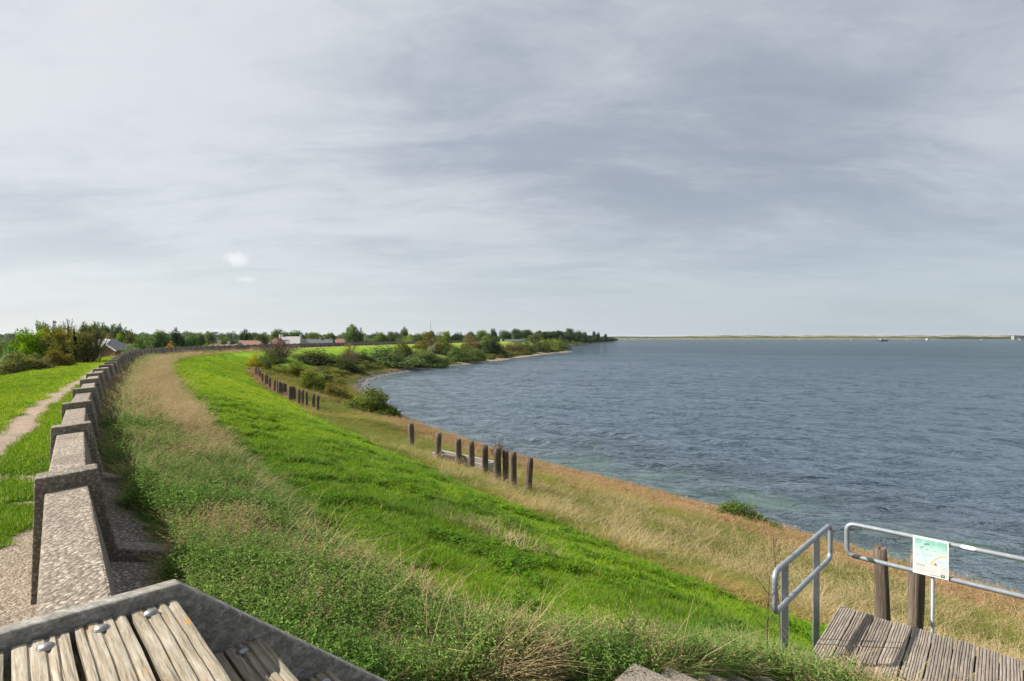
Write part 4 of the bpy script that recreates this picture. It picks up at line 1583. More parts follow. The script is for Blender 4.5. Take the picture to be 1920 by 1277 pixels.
farm = sstep(rr_, 9, 36)
mowtint = np.clip(0.30 + 0.42 * farm + (broadn - 0.5) * 0.9 + (clump - 0.5) * 0.7, 0, 1)
lim = rr_ < 85
put('mown_grass', (u1 < 0.95 * ZZ['mow'] * (1 - 0.88 * ZZ['dirt']) * (1 - 0.6 * ZZ['track'])) & lim & (u2 > .12), S_mow, 'bright green mown grass on the berm of the dike', 0.45 + 1.25 * sstep(clump2 * .6 + vnoise(X, Y, 3.2, 79, 2) * .4, .36, .68), 0.3, mowtint)
put('lush_grass', (u1 < ZZ['mow'] * sstep(clump * .4 + clump2 * .6, 0.50, 0.62) * 0.7 * (1 - farm * .7)) & lim & (u2 < .30), S_lush, 'darker lush clumps of clover and grass in the mown berm', 0.62, 0.3, np.clip(mowtint - .30, 0, 1))
put('lawn_grass', (u1 < ZZ['lawn'] * 0.95) & (rr_ < 70) & (S_ > -5.6) & ~((rr_ < 7) & (ZZ['edge'] > .3)), S_mow, 'bright green grass on the landward crest of the dike', 0.85, 0.3, np.clip(mowtint + .12, 0, 1))
nearr = sstep(rr_, 14, 8)
weedy = np.clip(nearr * 1.0 + sstep(S_, 1.45, 0.85) * 0.9, 0, 1)
cc1 = sstep(clump, 0.40, 0.60)
clear_apron = (S_ > 0.66 - 0.26 * sstep(A_, 0, 5) - 0.26 * sstep(clump, .45, .65))
SM = (ZZ['strip'] > u1) & clear_apron
stint = np.clip(0.45 + (broadn - .5) * .8 + (clump2 - .5) * .9, 0, 1)
put('weeds', SM & (u2 < 0.24 * weedy * (0.10 + 0.88 * cc1) * (1 - .75 * sstep(S_, 2.0, 3.2))), S_weed, 'leafy green nettles and weeds below the sea wall', 0.9, 0.3, stint, 0.8)
put('rough_grass', SM & (u2 > .32) & (u2 < .32 + 0.34 * np.clip(weedy, .15, 1)), S_rough, 'tall tussocky grass between the wall and the mown berm', 0.9, 0.3, np.clip(stint + .05, 0, 1), 0.85)
put('dry_grass', SM & (u2 > .68) & (u2 < .68 + 0.30 * np.clip((1 - nearr) * (0.25 + 0.75 * sstep(S_ + (clump2 - .5) * 1.2, 0.75, 1.35)) + sstep(clump2, .50, .66) * .60 * nearr, .03, 1)), S_straw, 'dry straw coloured grass with seed heads below the wall', 0.60 + 0.32 * sstep(rr_, 6, 14), 0.3, np.clip(.5 + (clump - .5), 0, 1), 0.8)
BM = (ZZ['bank'] * (1 - .8 * ZZ['rust']) * (1 - ZZ['gravel']) > u1) & (rr_ < 100) & (S_ + E_ < 30)
btint = np.clip(0.27 + (broadn - .5) * 1.6 + (clump - .5) * 1.5, 0, 1)
put('bank_grass', BM & (u2 < .62), S_bank, 'olive and straw coloured rough grass on the shore bank', (0.62 - 0.2 * sstep(rr_, 12, 30)) * (0.42 + 0.58 * sstep(S_ - mow_edge(A_), 0.5, 2.4)), 0.4, btint, 0.9)
put('bank_straw', BM & (S_ > mow_edge(A_) + 1.4) & (u2 > .62) & (u2 < .62 + .06 * sstep(rr_, 26, 9) * (.25 + 1.5 * sstep(clump2, .5, .65))), S_straw, 'pale bent straw lying over the bank grass', 0.85, 0.3, np.clip(.6 + (clump - .5), 0, 1), 0.75)
RM = (ZZ['rust'] * (1 - ZZ['gravel']) > u1) & (rr_ < 100) & (S_ + E_ < 30)
put('rust_plants', RM & (u2 < .62), S_rust, 'low reddish brown withered plants along the water edge', 0.9, 0.35, np.clip(.55 + (clump - .5) * 1.2, 0, 1), 0.9)
put('rust_grass', RM & (u2 > .62) & (u2 < .86), S_bank, 'thin grass among the withered plants at the water edge', 0.65, 0.3, btint, 0.9)
DM = (ZZ['dirt'] > u1) & (u2 < .10)
put('dead_grass', DM, S_straw, 'flattened dead grass on the bare wheel track', 0.15, 0.3, np.clip(.3 + clump * .5, 0, 1), 0.6, 0.5)
# dense clumps round the feet of the rails and the head of the steps
rgx = np.concatenate([rg.normal(0.25, 0.25, 260), rg.normal(2.0, 0.22, 260), rg.normal(1.6, 0.30, 60)])
rgy = SY * np.concatenate([rg.normal(3.95, 0.25, 260), rg.normal(5.25, 0.30, 260), rg.normal(5.1, 0.20, 60)])
kk_ = clear(rgx, rgy)
rgx, rgy = rgx[kk_], rgy[kk_]
n_ = len(rgx)
scatter('step_grass', np.stack([rgx, rgy, gz(rgx, rgy)], 1), np.stack([rg.normal(0, .2, n_), rg.normal(0, .2, n_), rg.uniform(0, 6.28, n_)], 1),
        np.stack([np.full(n_, .7), np.full(n_, .7), rg.uniform(.4, .85, n_)], 1), rg.uniform(.3, 1, n_), S_rough, 'long green grass overhanging the concrete steps', rg)

# long bent straws lying singly over the tall grass
S_long = source('long_straw', [tuft(270 + i, 6, 0.46, 0.10, 0.006, 1.3, 0.95, MB_straw, 'long_straw') for i in range(4)])
LM = SM & (ZZ['mow'] < .3) & (rr_ < 9) & (u2 > .992 - .02 * sstep(clump2, .5, .6)) & (S_ > 1.2)
put('long_straw', LM, S_long, 'single long bent straws standing out of the tall grass', 1.0, 0.3, np.clip(.7 + (clump - .5), 0, 1), 0.4)
LM = BM & (rr_ < 20) & (u2 > .90) & (clump2 > .5)
put('bank_long_straw', LM, S_long, 'long pale straws leaning over the grass of the bank', 0.9, 0.3, np.clip(.75 + (clump - .5), 0, 1), 0.6)
MB_dead = mat_blade('dead_seed', [(0, (0.09, 0.055, 0.035)), (1, (0.13, 0.08, 0.05))], (0.10, 0.062, 0.04), 0.1)
dead_weed('tall dark dead weed stem standing left of the near rail post', 1440, 1235, 1085, 0.03, 3.9, 1)
dead_weed('leaning dark dead weed stem close behind the near rail end', 1468, 1195, 1010, -0.06, 4.2, 2)
dead_weed('short brown dead weed above the head of the concrete steps', 1172, 1225, 1165, 0.05, 3.4, 3)

# shore stones in the bend of the bay
ico = bmesh.new()
bmesh.ops.create_icosphere(ico, subdivisions=1, radius=0.5)
stones = []
for i in range(4):
    me = bpy.data.meshes.new('shore_stone')
    ico.to_mesh(me)
    co = np.array([v.co[:] for v in me.vertices])
    co *= np.array([1.0, 0.8, 0.6]) * (1 + np.random.default_rng(i).normal(0, .13, (len(co), 1)))
    me.vertices.foreach_set('co', co.astype(np.float32).ravel())
    me.materials.append(M['stone'])
    stones.append(me)
S_stone = source('shore_stones', stones)
NS2 = 60000
kx = rg.integers(0, len(SHORE) - 1, NS2)
q = rg.random(NS2)
sx_ = SHORE[kx, 0] * (1 - q) + SHORE[kx + 1, 0] * q
sy_ = SHORE[kx, 1] * (1 - q) + SHORE[kx + 1, 1] * q
off = rg.uniform(-1.2, 2.4, NS2)
dd = SHORE[kx + 1] - SHORE[kx]
dd /= np.linalg.norm(dd, axis=1, keepdims=True)
sx_ -= dd[:, 1] * off
sy_ += dd[:, 0] * off
okk = (sy_ > 74) & (sy_ < 180)
sx_, sy_ = sx_[okk][:9000], SY * sy_[okk][:9000]
n_ = len(sx_)
sc3 = rg.uniform(.15, .55, (n_, 1)) * np.array([[1, 1, 1]])
scatter('shore_stones', np.stack([sx_, sy_, np.maximum(gz(sx_, sy_), -0.05)], 1), rg.uniform(0, 6.28, (n_, 3)), sc3, rg.random(n_), S_stone, 'grey stones lining the water edge of the bay', rg)

okk = (sy_full := (SHORE[kx, 1] * (1 - q) + SHORE[kx + 1, 1] * q)) < 78
okk &= (sy_full > 12)
wx_ = (SHORE[kx, 0] * (1 - q) + SHORE[kx + 1, 0] * q)[okk]
wy_ = sy_full[okk]
of2 = rg.normal(-0.1, .38, len(wx_))
wx_, wy_ = (wx_ - dd[okk, 1] * of2)[:5200], (wy_ + dd[okk, 0] * of2)[:5200] * SY
n_ = len(wx_)
scatter('waterline_stones', np.stack([wx_, wy_, np.maximum(gz(wx_, wy_), -0.06)], 1), rg.uniform(0, 6.28, (n_, 3)), rg.uniform(.06, .26, (n_, 1)) ** 1.0 * np.ones((1, 3)), rg.random(n_), S_stone, 'small dark wet stones along the near waterline', rg)


# ------------------------------------------------------------------ trees and shrubs
def crown_mesh(name, blobs, n, size, seed, fill=0.5, aspect=0.62):
    """leaf sprays spread through a cluster of lumpy blobs; unit tree: 1 wide, 1 high"""
    r_ = np.random.default_rng(seed)
    B = np.asarray(blobs, float)            # cx cy cz r
    wts = B[:, 3] ** 2
    bi = r_.choice(len(B), n, p=wts / wts.sum())
    dirs = r_.normal(0, 1, (n, 3))
    dirs /= np.linalg.norm(dirs, axis=1, keepdims=True)
    rad_ = r_.random(n) ** (fill * 0.5)
    lump = 1 + 0.22 * np.sin(dirs[:, 0] * 5 + bi) * np.sin(dirs[:, 1] * 6 + bi * 2) + r_.normal(0, .07, n)
    C = B[bi, :3] + dirs * (B[bi, 3] * rad_ * lump)[:, None]
    C[:, 2] = np.maximum(C[:, 2], 0.01)
    nrm = dirs * 0.8 + r_.normal(0, .75, (n, 3)) + np.array([0, 0, .35])
    nrm /= np.linalg.norm(nrm, axis=1, keepdims=True)
    tan = np.cross(nrm, r_.normal(0, 1, (n, 3)))
    tan /= np.linalg.norm(tan, axis=1, keepdims=True)
    bit = np.cross(nrm, tan)
    L = size * r_.uniform(.6, 1.4, n)[:, None]
    W = L * aspect
    bendv = nrm * L * 0.18
    V = np.stack([C - tan * L * .5, C + bit * W * .5 + bendv, C + tan * L * .5, C - bit * W * .5 + bendv], 1).reshape(-1, 3)
    F_ = np.arange(4 * n).reshape(-1, 4)
    lv = np.repeat(r_.random(n), 4)
    cvb = r_.random(len(B))
    cv = np.repeat(np.clip(cvb[bi] * .7 + .3 * r_.random(n), 0, 1), 4)
    return mesh_np(name, V, F_, M['leaf'], False, {'lv': lv, 'cv': cv})


def blobs_round(seed, n=16, z0=0.30, z1=0.98, w=0.5, r0=0.13, r1=0.22, power=0.5):
    r_ = random.Random(seed)
    out_ = []
    zc, hz = (z0 + z1) / 2, (z1 - z0) / 2
    for i in range(n):
        while True:
            x, y, z = r_.uniform(-1, 1), r_.uniform(-1, 1), r_.uniform(-1, 1)
            l_ = math.sqrt(x * x + y * y + z * z)
            if 0.25 < l_ < 1:
                break
        rr = r_.uniform(r0, r1)
        out_.append((x * (w - rr * .8), y * (w - rr * .8), zc + z * (hz - rr * .8), rr))
    out_.append((0, 0, zc, min(w, hz) * .55))
    return out_


def blobs_dome(seed, n=20, w=0.5, r0=0.12, r1=0.22):
    r_ = random.Random(seed)
    out_ = []
    for i in range(n):
        a = r_.uniform(0, 6.28)
        q = math.sqrt(r_.random())
        rr = r_.uniform(r0, r1)
        h = (1 - q ** 2.2) * r_.uniform(.65, 1.05)
        out_.append((math.cos(a) * q * (w - rr * .6), math.sin(a) * q * (w - rr * .6), max(rr * .5, h - rr), rr))
        out_.append((math.cos(a) * q * (w - rr * .6), math.sin(a) * q * (w - rr * .6), max(rr * .4, (h - rr) * .45), rr * 1.1))
    return out_


def trunk_mesh(seed, h=0.55, r=0.03, limbs=5, spread=0.3, mat='bark'):
    r_ = random.Random(seed)
    mb = MB()
    pts = [(0, 0, -0.15), (r_.uniform(-.01, .01), r_.uniform(-.01, .01), h * .35), (r_.uniform(-.03, .03), r_.uniform(-.03, .03), h)]
    mb.tube(pts, [r * 1.25, r * .9, r * .45], 8)
    for i in range(limbs):
        a = 6.28 * i / limbs + r_.uniform(-.4, .4)
        z0 = h * r_.uniform(.35, .85)
        mb.tube([(0, 0, z0), (math.cos(a) * spread * .5, math.sin(a) * spread * .5, z0 + .14), (math.cos(a) * spread, math.sin(a) * spread, z0 + r_.uniform(.22, .36))], [r * .5, r * .33, r * .12], 6)
    return mb.mesh('trunk', M[mat], True)


def twigs_mesh(seed, n=90, w=0.5, mat='twig', rad=0.004):
    """many thin bare stems fanning out of one base"""
    r_ = random.Random(seed)
    mb = MB()
    for i in range(n):
        a, q = r_.uniform(0, 6.28), math.sqrt(r_.random())
        h = (1 - q ** 2 * .5) * r_.uniform(.7, 1.06)
        b = (math.cos(a) * q * w * .25, math.sin(a) * q * w * .25)
        e_ = (math.cos(a) * q * w * .95 + r_.uniform(-.06, .06), math.sin(a) * q * w * .95 + r_.uniform(-.06, .06))
        m_ = ((b[0] + e_[0]) * .5, (b[1] + e_[1]) * .5, h * .6)
        mb.tube([(b[0], b[1], -.05), m_, (e_[0], e_[1], h)], [rad * 1.3, rad, rad * .45], 4, cap=False)
        for j in range(3):
            t_ = r_.uniform(.35, .9)
            p_ = Vector(m_).lerp(Vector((e_[0], e_[1], h)), t_)
            mb.tube([p_, p_ + Vector((r_.uniform(-.1, .1), r_.uniform(-.1, .1), r_.uniform(.04, .13)))], [rad * .6, rad * .3], 3, cap=False)
    return mb.mesh('branches', M[mat])


PROTO = {
    'round': [(crown_mesh('crown', blobs_round(300 + i, 20, .20, .99), 3600, 0.050, 300 + i), trunk_mesh(300 + i)) for i in range(3)],
    'tall': [(crown_mesh('crown', blobs_round(310 + i, 22, .12, .99, .5, .12, .2), 3600, 0.055, 310 + i, .6), trunk_mesh(310 + i, .7, .025)) for i in range(2)],
    'pine': [(crown_mesh('crown', blobs_round(320, 15, .38, .99, .5, .10, .19), 2600, 0.050, 320, .6), trunk_mesh(320, .75, .03))],
    'shrub': [(crown_mesh('crown', blobs_dome(330 + i, 24), 5200, 0.046, 330 + i, .5), trunk_mesh(330 + i, .3, .03, 6, .3)) for i in range(4)],
    'dense': [(crown_mesh('crown', blobs_dome(340 + i, 34, .5, .09, .17), 11000, 0.034, 340 + i, .4, .7), trunk_mesh(340 + i, .3, .02, 6, .3)) for i in range(2)],
    'neartree': [(crown_mesh('crown', blobs_round(350 + i, 44, .02, 1.0, .54, .05, .16), 11000, 0.034, 350 + i, .55, .7), trunk_mesh(350 + i, .6, .025, 8, .36)) for i in range(2)],
    'sparse': [(crown_mesh('crown', blobs_round(360 + i, 30, .05, .98, .5, .08, .17), 6000, 0.028, 360 + i, 1.4), twigs_mesh(360 + i, 70, .5, 'bark', .006)) for i in range(2)],
    'twiggy': [(crown_mesh('crown', blobs_dome(370, 20), 1500, 0.026, 370, 1.0), twigs_mesh(370, 130))],
}
TRUNKNAME = {'sparse': 'branches', 'twiggy': 'branches'}
_cnt = {}
rt = random.Random(12)


def plant(kind, name, x, y, z, w_, h_, colr, label, cat, group=None, rz=None):
    lst = PROTO[kind]
    i = _cnt.get(kind, 0)
    _cnt[kind] = i + 1
    cm, tm = lst[i % len(lst)]
    root = empty(name, (x, y, z), rt.uniform(0, 6.28) if rz is None else rz, label=label, cat=cat, group=group)
    root.scale = (w_, w_, h_)
    c_ = obj('crown', cm, root)
    c_.color = (*colr, 1)
    obj(TRUNKNAME.get(kind, 'trunk'), tm, root)
    return root


def inland(kind, pxc, top, width, dist, colr, label, cat='tree', name='leafy_tree', group=None):
    dist = dist * SY
    x = (pxc - CXP) / FPX * dist
    z = gz1(x, dist)
    zt = CZ - (top - HPX) / FPX * dist
    k_ = 1.22 if dist < 60 else 1.08
    plant(kind, name, x, dist, z - 0.1, width / FPX * dist * k_, (zt - z + 0.1) * 1.13, colr, label, cat, group)


def shore_shrub(kind, pxc, base, top, width, colr, label, group='shrubs on the bank of the bay', name='shrub', cat='shrub'):
    h = hits([pxc], [base])[0]
    zt = CZ - (top - HPX) / FPX * h[1]
    w_ = width / FPX * h[1]
    y = h[1] + w_ * 0.35
    x = (pxc - CXP) / FPX * y
    z = min(gz1(x, y), h[2] + 0.4)
    plant(kind, name, x, y, z - 0.08, w_ * 1.36, max((zt - z) * 1.28 + 0.1, 0.4), colr, label, cat, group)


GL = 'trees beside the village below the dike'
G_Y = (0.185, 0.285, 0.015)
# near trees below the landward slope
inland('neartree', 76, 618, 70, 47, (0.105, 0.175, 0.014), 'vivid yellow green tree below the dike beside the ochre autumn tree', group=GL)
inland('sparse', 128, 608, 80, 46, (0.150, 0.135, 0.034), 'ochre and brown autumn tree in the middle of the near clump below the dike', group=GL)
inland('sparse', 168, 613, 64, 45, (0.095, 0.105, 0.038), 'dark brownish thin leaved tree at the wall end of the near clump', group=GL)
inland('dense', 38, 657, 80, 36, (0.100, 0.112, 0.048), 'low grey green shrub at the foot of the dike below the yellow green tree', cat='shrub', name='shrub', group=GL)
inland('dense', 74, 668, 42, 37, (0.125, 0.125, 0.075), 'small silvery shrub on the grass edge in front of the near clump', cat='shrub', name='shrub', group=GL)
inland('dense', 108, 654, 52, 40, (0.105, 0.088, 0.028), 'low rusty shrub on the grass edge under the ochre tree', cat='shrub', name='shrub', group=GL)
inland('tall', 48, 631, 44, 70, (0.050, 0.065, 0.025), 'dark green pointed tree behind the yellow green tree', group=GL)
inland('neartree', 88, 607, 48, 95, (0.085, 0.120, 0.055), 'tall grey green willow rising behind the yellow green tree', group=GL)
inland('round', 16, 640, 38, 85, (0.070, 0.095, 0.042), 'dull green tree at the far left edge behind the street lamp', group=GL)
inland('round', 14, 656, 34, 66, (0.065, 0.150, 0.045), 'fresh green small tree between the street lamp and the yellow green tree', group=GL)
inland('tall', 141, 618, 7, 44, (0.018, 0.026, 0.016), 'narrow dark conifer top sticking out of the brown tree', group=GL)
inland('round', 118, 618, 26, 120, (0.075, 0.095, 0.045), 'faint grey green tree seen over the top of the ochre tree', group=GL)
# tall row behind the slate roofed house
for px_, top_, w_, d_, c_, l_ in ((165, 607, 32, 210, (0.060, 0.105, 0.042), 'rounded tall tree at the start of the high row behind the slate roof'),
                                  (183, 606, 22, 215, (0.062, 0.102, 0.045), 'second, narrower tree of the high row behind the slate roof'),
                                  (200, 608, 28, 210, (0.058, 0.100, 0.042), 'bright topped third tree of the high row behind the slate roof'),
                                  (218, 610, 32, 205, (0.045, 0.080, 0.035), 'broad dark tree of the high row just above the chimney'),
                                  (239, 617, 26, 220, (0.045, 0.082, 0.034), 'sloping last tree of the high row behind the slate roof')):
    inland('tall', px_, top_, w_, d_, c_, l_, group='high trees behind the slate roofed house')
for kind_, px_, top_, w_, d_, c_, l_ in (
        ('round', 193, 623, 28, 175, (0.088, 0.098, 0.035), 'brownish bush like tree right behind the slate roof ridge'),
        ('round', 226, 630, 24, 150, (0.115, 0.165, 0.030), 'pale yellow green bushy tree beside the slate roofed house'),
        ('round', 246, 629, 22, 165, (0.080, 0.090, 0.035), 'brownish small tree between the yellow green bush and the long green clump'),
        ('shrub', 245, 645, 60, 110, (0.085, 0.125, 0.050), 'low grey green thicket just behind the sea wall past the house'),
        ('round', 272, 626, 44, 190, (0.070, 0.120, 0.042), 'wide rounded green tree starting the long clump behind the wall'),
        ('round', 302, 625, 40, 195, (0.075, 0.125, 0.045), 'wide rounded green tree in the middle of the long clump behind the wall'),
        ('shrub', 284, 640, 44, 140, (0.080, 0.115, 0.048), 'low green bushes in front of the long clump behind the wall'),
        ('pine', 329, 622, 22, 175, (0.028, 0.045, 0.022), 'dark open pine standing above the orange bush'),
        ('round', 341, 634, 16, 180, (0.022, 0.045, 0.034), 'small blue green conifer right of the dark pine'),
        ('shrub', 317, 642, 26, 130, (0.30, 0.125, 0.030), 'orange autumn bush peeping over the sea wall'),
        ('round', 357, 627, 30, 210, (0.065, 0.110, 0.042), 'rounded green tree right of the dark pine'),
        ('round', 378, 628, 26, 230, (0.075, 0.110, 0.052), 'pale rounded tree behind the white chimneys, nearer the pine'),
        ('round', 391, 626, 30, 320, (0.085, 0.110, 0.068), 'hazy grey green tree far behind the white chimneys'),
        ('shrub', 392, 636, 40, 170, (0.085, 0.115, 0.035), 'olive bushes behind the sea wall before the white chimneys'),
        ('round', 425, 631, 34, 240, (0.062, 0.095, 0.038), 'dark green trees between the two white chimneys'),
        ('pine', 459, 623, 28, 250, (0.030, 0.050, 0.024), 'dark spreading pine behind the first red roof'),
        ('round', 489, 629, 30, 260, (0.070, 0.092, 0.040), 'dull green tree right of the dark spreading pine'),
        ('round', 524, 621, 34, 330, (0.072, 0.110, 0.036), 'light green wide tree behind the left gable of the pale roofed farmhouse'),
        ('round', 551, 620, 40, 330, (0.050, 0.085, 0.034), 'dark green wide tree behind the pale roofed farmhouse'),
        ('round', 588, 627, 44, 340, (0.088, 0.110, 0.030), 'olive yellow tree right of the pale roofed farmhouse'),
        ('round', 618, 627, 26, 330, (0.060, 0.095, 0.040), 'small green tree above the dark long roof'),
        ('neartree', 662, 609, 36, 300, (0.078, 0.120, 0.050), 'large solitary round tree rising above the wall right of the red roofs'),
        ('round', 705, 623, 22, 330, (0.035, 0.058, 0.028), 'small dark tree first to the right of the large solitary tree'),
        ('round', 712, 627, 38, 300, (0.082, 0.120, 0.045), 'rounded light green tree behind the wall right of the solitary tree'),
        ('round', 735, 625, 26, 330, (0.055, 0.085, 0.036), 'mid green tree just before the umbrella shaped tree'),
        ('pine', 759, 618, 20, 340, (0.062, 0.082, 0.048), 'umbrella shaped tree standing above the tree line'),
        ('shrub', 764, 628, 36, 260, (0.150, 0.190, 0.026), 'bright yellow green shrub below the umbrella shaped tree'),
        ('round', 788, 625, 28, 340, (0.055, 0.080, 0.036), 'low dark tree behind the rusty hawthorn on the bank'),
        ('round', 810, 624, 26, 360, (0.040, 0.062, 0.030), 'dark tree at the foot of the thin radio mast'),
        ('round', 838, 624, 20, 350, (0.105, 0.160, 0.026), 'bright green tree right of the radio mast'),
        ('round', 856, 623, 24, 350, (0.035, 0.062, 0.030), 'dark round tree right of the bright green tree'),
        ('round', 884, 625, 30, 380, (0.062, 0.095, 0.038), 'mid green tree between the dark round tree and the long wood'),
        ('round', 905, 622, 30, 390, (0.070, 0.120, 0.034), 'fresh green tree at the near edge of the long wood'),
        ('tall', 926, 617, 18, 430, (0.034, 0.066, 0.034), 'tallest dark tree at the near end of the long wood'),
        ('round', 948, 619, 30, 450, (0.040, 0.072, 0.038), 'dark blue green crown in the long wood beside its tallest tree'),
        ('round', 968, 619, 28, 460, (0.042, 0.075, 0.040), 'dark blue green crown in the middle of the long wood'),
        ('round', 988, 620, 30, 470, (0.048, 0.080, 0.042), 'paler crown toward the far end of the long wood'),
        ('round', 1002, 625, 26, 420, (0.080, 0.095, 0.040), 'brownish tree in front of the far end of the long wood'),
        ('round', 1024, 624, 34, 500, (0.048, 0.078, 0.038), 'dark green tree beyond the long wood toward the point')):
    nm = {'shrub': 'bush', 'pine': 'pine_tree'}.get(kind_, 'leafy_tree')
    inland(kind_, px_, top_, w_, d_, c_, l_, cat='bush' if kind_ == 'shrub' else 'tree', name=nm, group='trees and bushes behind the far wall')

# shrubs on the seaward bank, nearest last
for kind_, px_, base_, top_, w_, c_, l_ in (
        ('twiggy', 522, 674, 643, 66, (0.085, 0.060, 0.050), 'purplish brown bare twigged thicket at the head of the bank'),
        ('shrub', 505, 684, 660, 56, (0.055, 0.075, 0.028), 'dark green mound in front of the purplish twigs'),
        ('shrub', 590, 684, 657, 84, (0.055, 0.068, 0.034), 'long dark brownish mound stretching right of the purplish twigs'),
        ('shrub', 630, 696, 668, 64, (0.052, 0.066, 0.030), 'dark mound sloping to the water right of the long brownish mound'),
        ('shrub', 660, 678, 650, 44, (0.115, 0.110, 0.040), 'ochre green bush on the crest above the green silvery mass'),
        ('twiggy', 655, 684, 658, 34, (0.105, 0.075, 0.040), 'rusty twiggy bush below the ochre green bush'),
        ('shrub', 680, 682, 660, 30, (0.048, 0.066, 0.034), 'small dark bush between the rusty bush and the green silvery mass'),
        ('dense', 735, 690, 650, 94, (0.072, 0.108, 0.048), 'broad silvery green bramble mass above the bay water'),
        ('shrub', 753, 673, 638, 38, (0.070, 0.082, 0.030), 'upright brownish green bush on top of the silvery bramble mass'),
        ('shrub', 790, 682, 653, 42, (0.090, 0.130, 0.045), 'soft light green rounded bush right of the upright brownish bush'),
        ('dense', 805, 690, 664, 66, (0.066, 0.098, 0.040), 'low green bramble running down to the pale beach strip'),
        ('shrub', 800, 657, 627, 42, (0.105, 0.092, 0.028), 'rusty gold hawthorn standing on the bank crest'),
        ('shrub', 829, 660, 629, 42, (0.082, 0.100, 0.024), 'dark olive tree like bush right of the rusty hawthorn'),
        ('shrub', 810, 662, 648, 20, (0.165, 0.190, 0.150), 'small pale silver bush under the rusty hawthorn'),
        ('shrub', 845, 668, 646, 36, (0.042, 0.062, 0.030), 'dark hollow bush below the olive tree like bush'),
        ('dense', 868, 678, 648, 52, (0.072, 0.108, 0.040), 'green bramble bank between the dark bush and the water'),
        ('shrub', 884, 655, 631, 34, (0.105, 0.074, 0.034), 'reddish brown hawthorn on the bank crest'),
        ('shrub', 908, 652, 633, 28, (0.110, 0.150, 0.030), 'yellow green bush touching the dark round holm bush'),
        ('shrub', 889, 676, 655, 40, (0.060, 0.092, 0.036), 'mid green bush directly above the beach below the reddish hawthorn'),
        ('dense', 922, 668, 634, 42, (0.034, 0.054, 0.026), 'dark round holm bush close to the water'),
        ('shrub', 962, 662, 641, 34, (0.105, 0.085, 0.040), 'brown twiggy looking bush past the dark round holm bush'),
        ('shrub', 982, 660, 639, 32, (0.070, 0.085, 0.036), 'grey green bush in the middle of the point'),
        ('shrub', 1003, 659, 640, 30, (0.060, 0.078, 0.036), 'darker bush past the middle of the point'),
        ('shrub', 1018, 658, 636, 26, (0.085, 0.115, 0.030), 'olive green bush near the end of the point'),
        ('shrub', 1038, 657, 634, 30, (0.110, 0.145, 0.030), 'yellow green bush second from the end of the point'),
        ('shrub', 1054, 656, 635, 28, (0.050, 0.072, 0.030), 'dark bush last on the end of the point'),
        ('shrub', 475, 690, 665, 26, (0.200, 0.185, 0.020), 'yellow leaved bush at the far end of the post row'),
        ('shrub', 497, 694, 674, 26, (0.060, 0.078, 0.038), 'small grey green bush just right of the yellow leaved bush'),
        ('shrub', 525, 704, 683, 36, (0.120, 0.150, 0.030), 'pale yellow green bush behind the middle of the far post row'),
        ('dense', 550, 708, 678, 44, (0.088, 0.108, 0.026), 'rounded olive green bush behind the far post row'),
        ('dense', 584, 738, 697, 52, (0.105, 0.130, 0.030), 'mixed green and yellow bush just behind the nearest far row posts'),
        ('shrub', 646, 700, 686, 12, (0.140, 0.230, 0.030), 'single bright green young sapling on the olive slope'),
        ('dense', 632, 752, 714, 46, (0.092, 0.085, 0.025), 'dark bush with golden leaves between the posts and the bay'),
        ('dense', 694, 778, 736, 86, (0.078, 0.105, 0.024), 'largest leathery green bush at the water edge by the bay'),
        ('dense', 733, 783, 764, 26, (0.062, 0.090, 0.024), 'low right shoulder bush beside the largest leathery bush'),
        ('dense', 1385, 985, 955, 88, (0.060, 0.090, 0.022), 'low dark green shrub with yellow tips at the near water edge'),
        ('dense', 1440, 1005, 988, 62, (0.055, 0.080, 0.026), 'lower trailing part of shrubbery nearest the railing at the water edge'),
        ('twiggy', 935, 868, 836, 30, (0.16, 0.10, 0.05), 'withered brown twig bush standing at the water edge behind the nearer posts')):
    shore_shrub(kind_, px_, base_, top_, w_, c_, l_)

# far headland behind the point
for i, (px_, top_, w_, d_, c_, l_) in enumerate(((1068, 618, 24, 640, (0.036, 0.068, 0.036), 'highest tree of the distant headland'),
                                                (1082, 620, 22, 660, (0.038, 0.070, 0.036), 'second high tree of the distant headland'),
                                                (1096, 625, 22, 700, (0.040, 0.068, 0.036), 'dark tree right of the two high headland trees'),
                                                (1114, 623, 8, 800, (0.026, 0.046, 0.026), 'slim dark tree, left one of the pair on the headland'),
                                                (1121, 623, 9, 800, (0.026, 0.046, 0.026), 'slim dark tree, right one of the pair on the headland'),
                                                (1136, 628, 12, 900, (0.028, 0.046, 0.028), 'lone dark tree near the headland tip'),
                                                (1107, 630, 30, 780, (0.044, 0.066, 0.034), 'low tree filling the middle of the headland'),
                                                (1056, 626, 30, 620, (0.062, 0.075, 0.040), 'brownish green tree at the root of the headland'))):
    inland('round', px_, top_, w_, d_, c_, l_, name='leafy_tree', group='trees on the distant headland')

# ------------------------------------------------------------------ scrub and woods too far or tangled to count
def crown_source(name, kind, colr):
    c = bpy.data.collections.new(name)
    for i, (cm, _) in enumerate(PROTO[kind]):
        o = bpy.data.objects.new('%s_%d' % (name, i), cm)
        o.color = (*colr, 1)
        c.objects.link(o)
    return c


# small crowns with their own leaf mesh, light enough to repeat
PROTO['low'] = [(crown_mesh('crown', blobs_dome(380 + i, 14), 1300, 0.085, 380 + i), None) for i in range(3)]
PROTO['wood'] = [(crown_mesh('crown', blobs_round(390 + i, 12, .05, .99), 1100, 0.085, 390 + i), None) for i in range(3)]


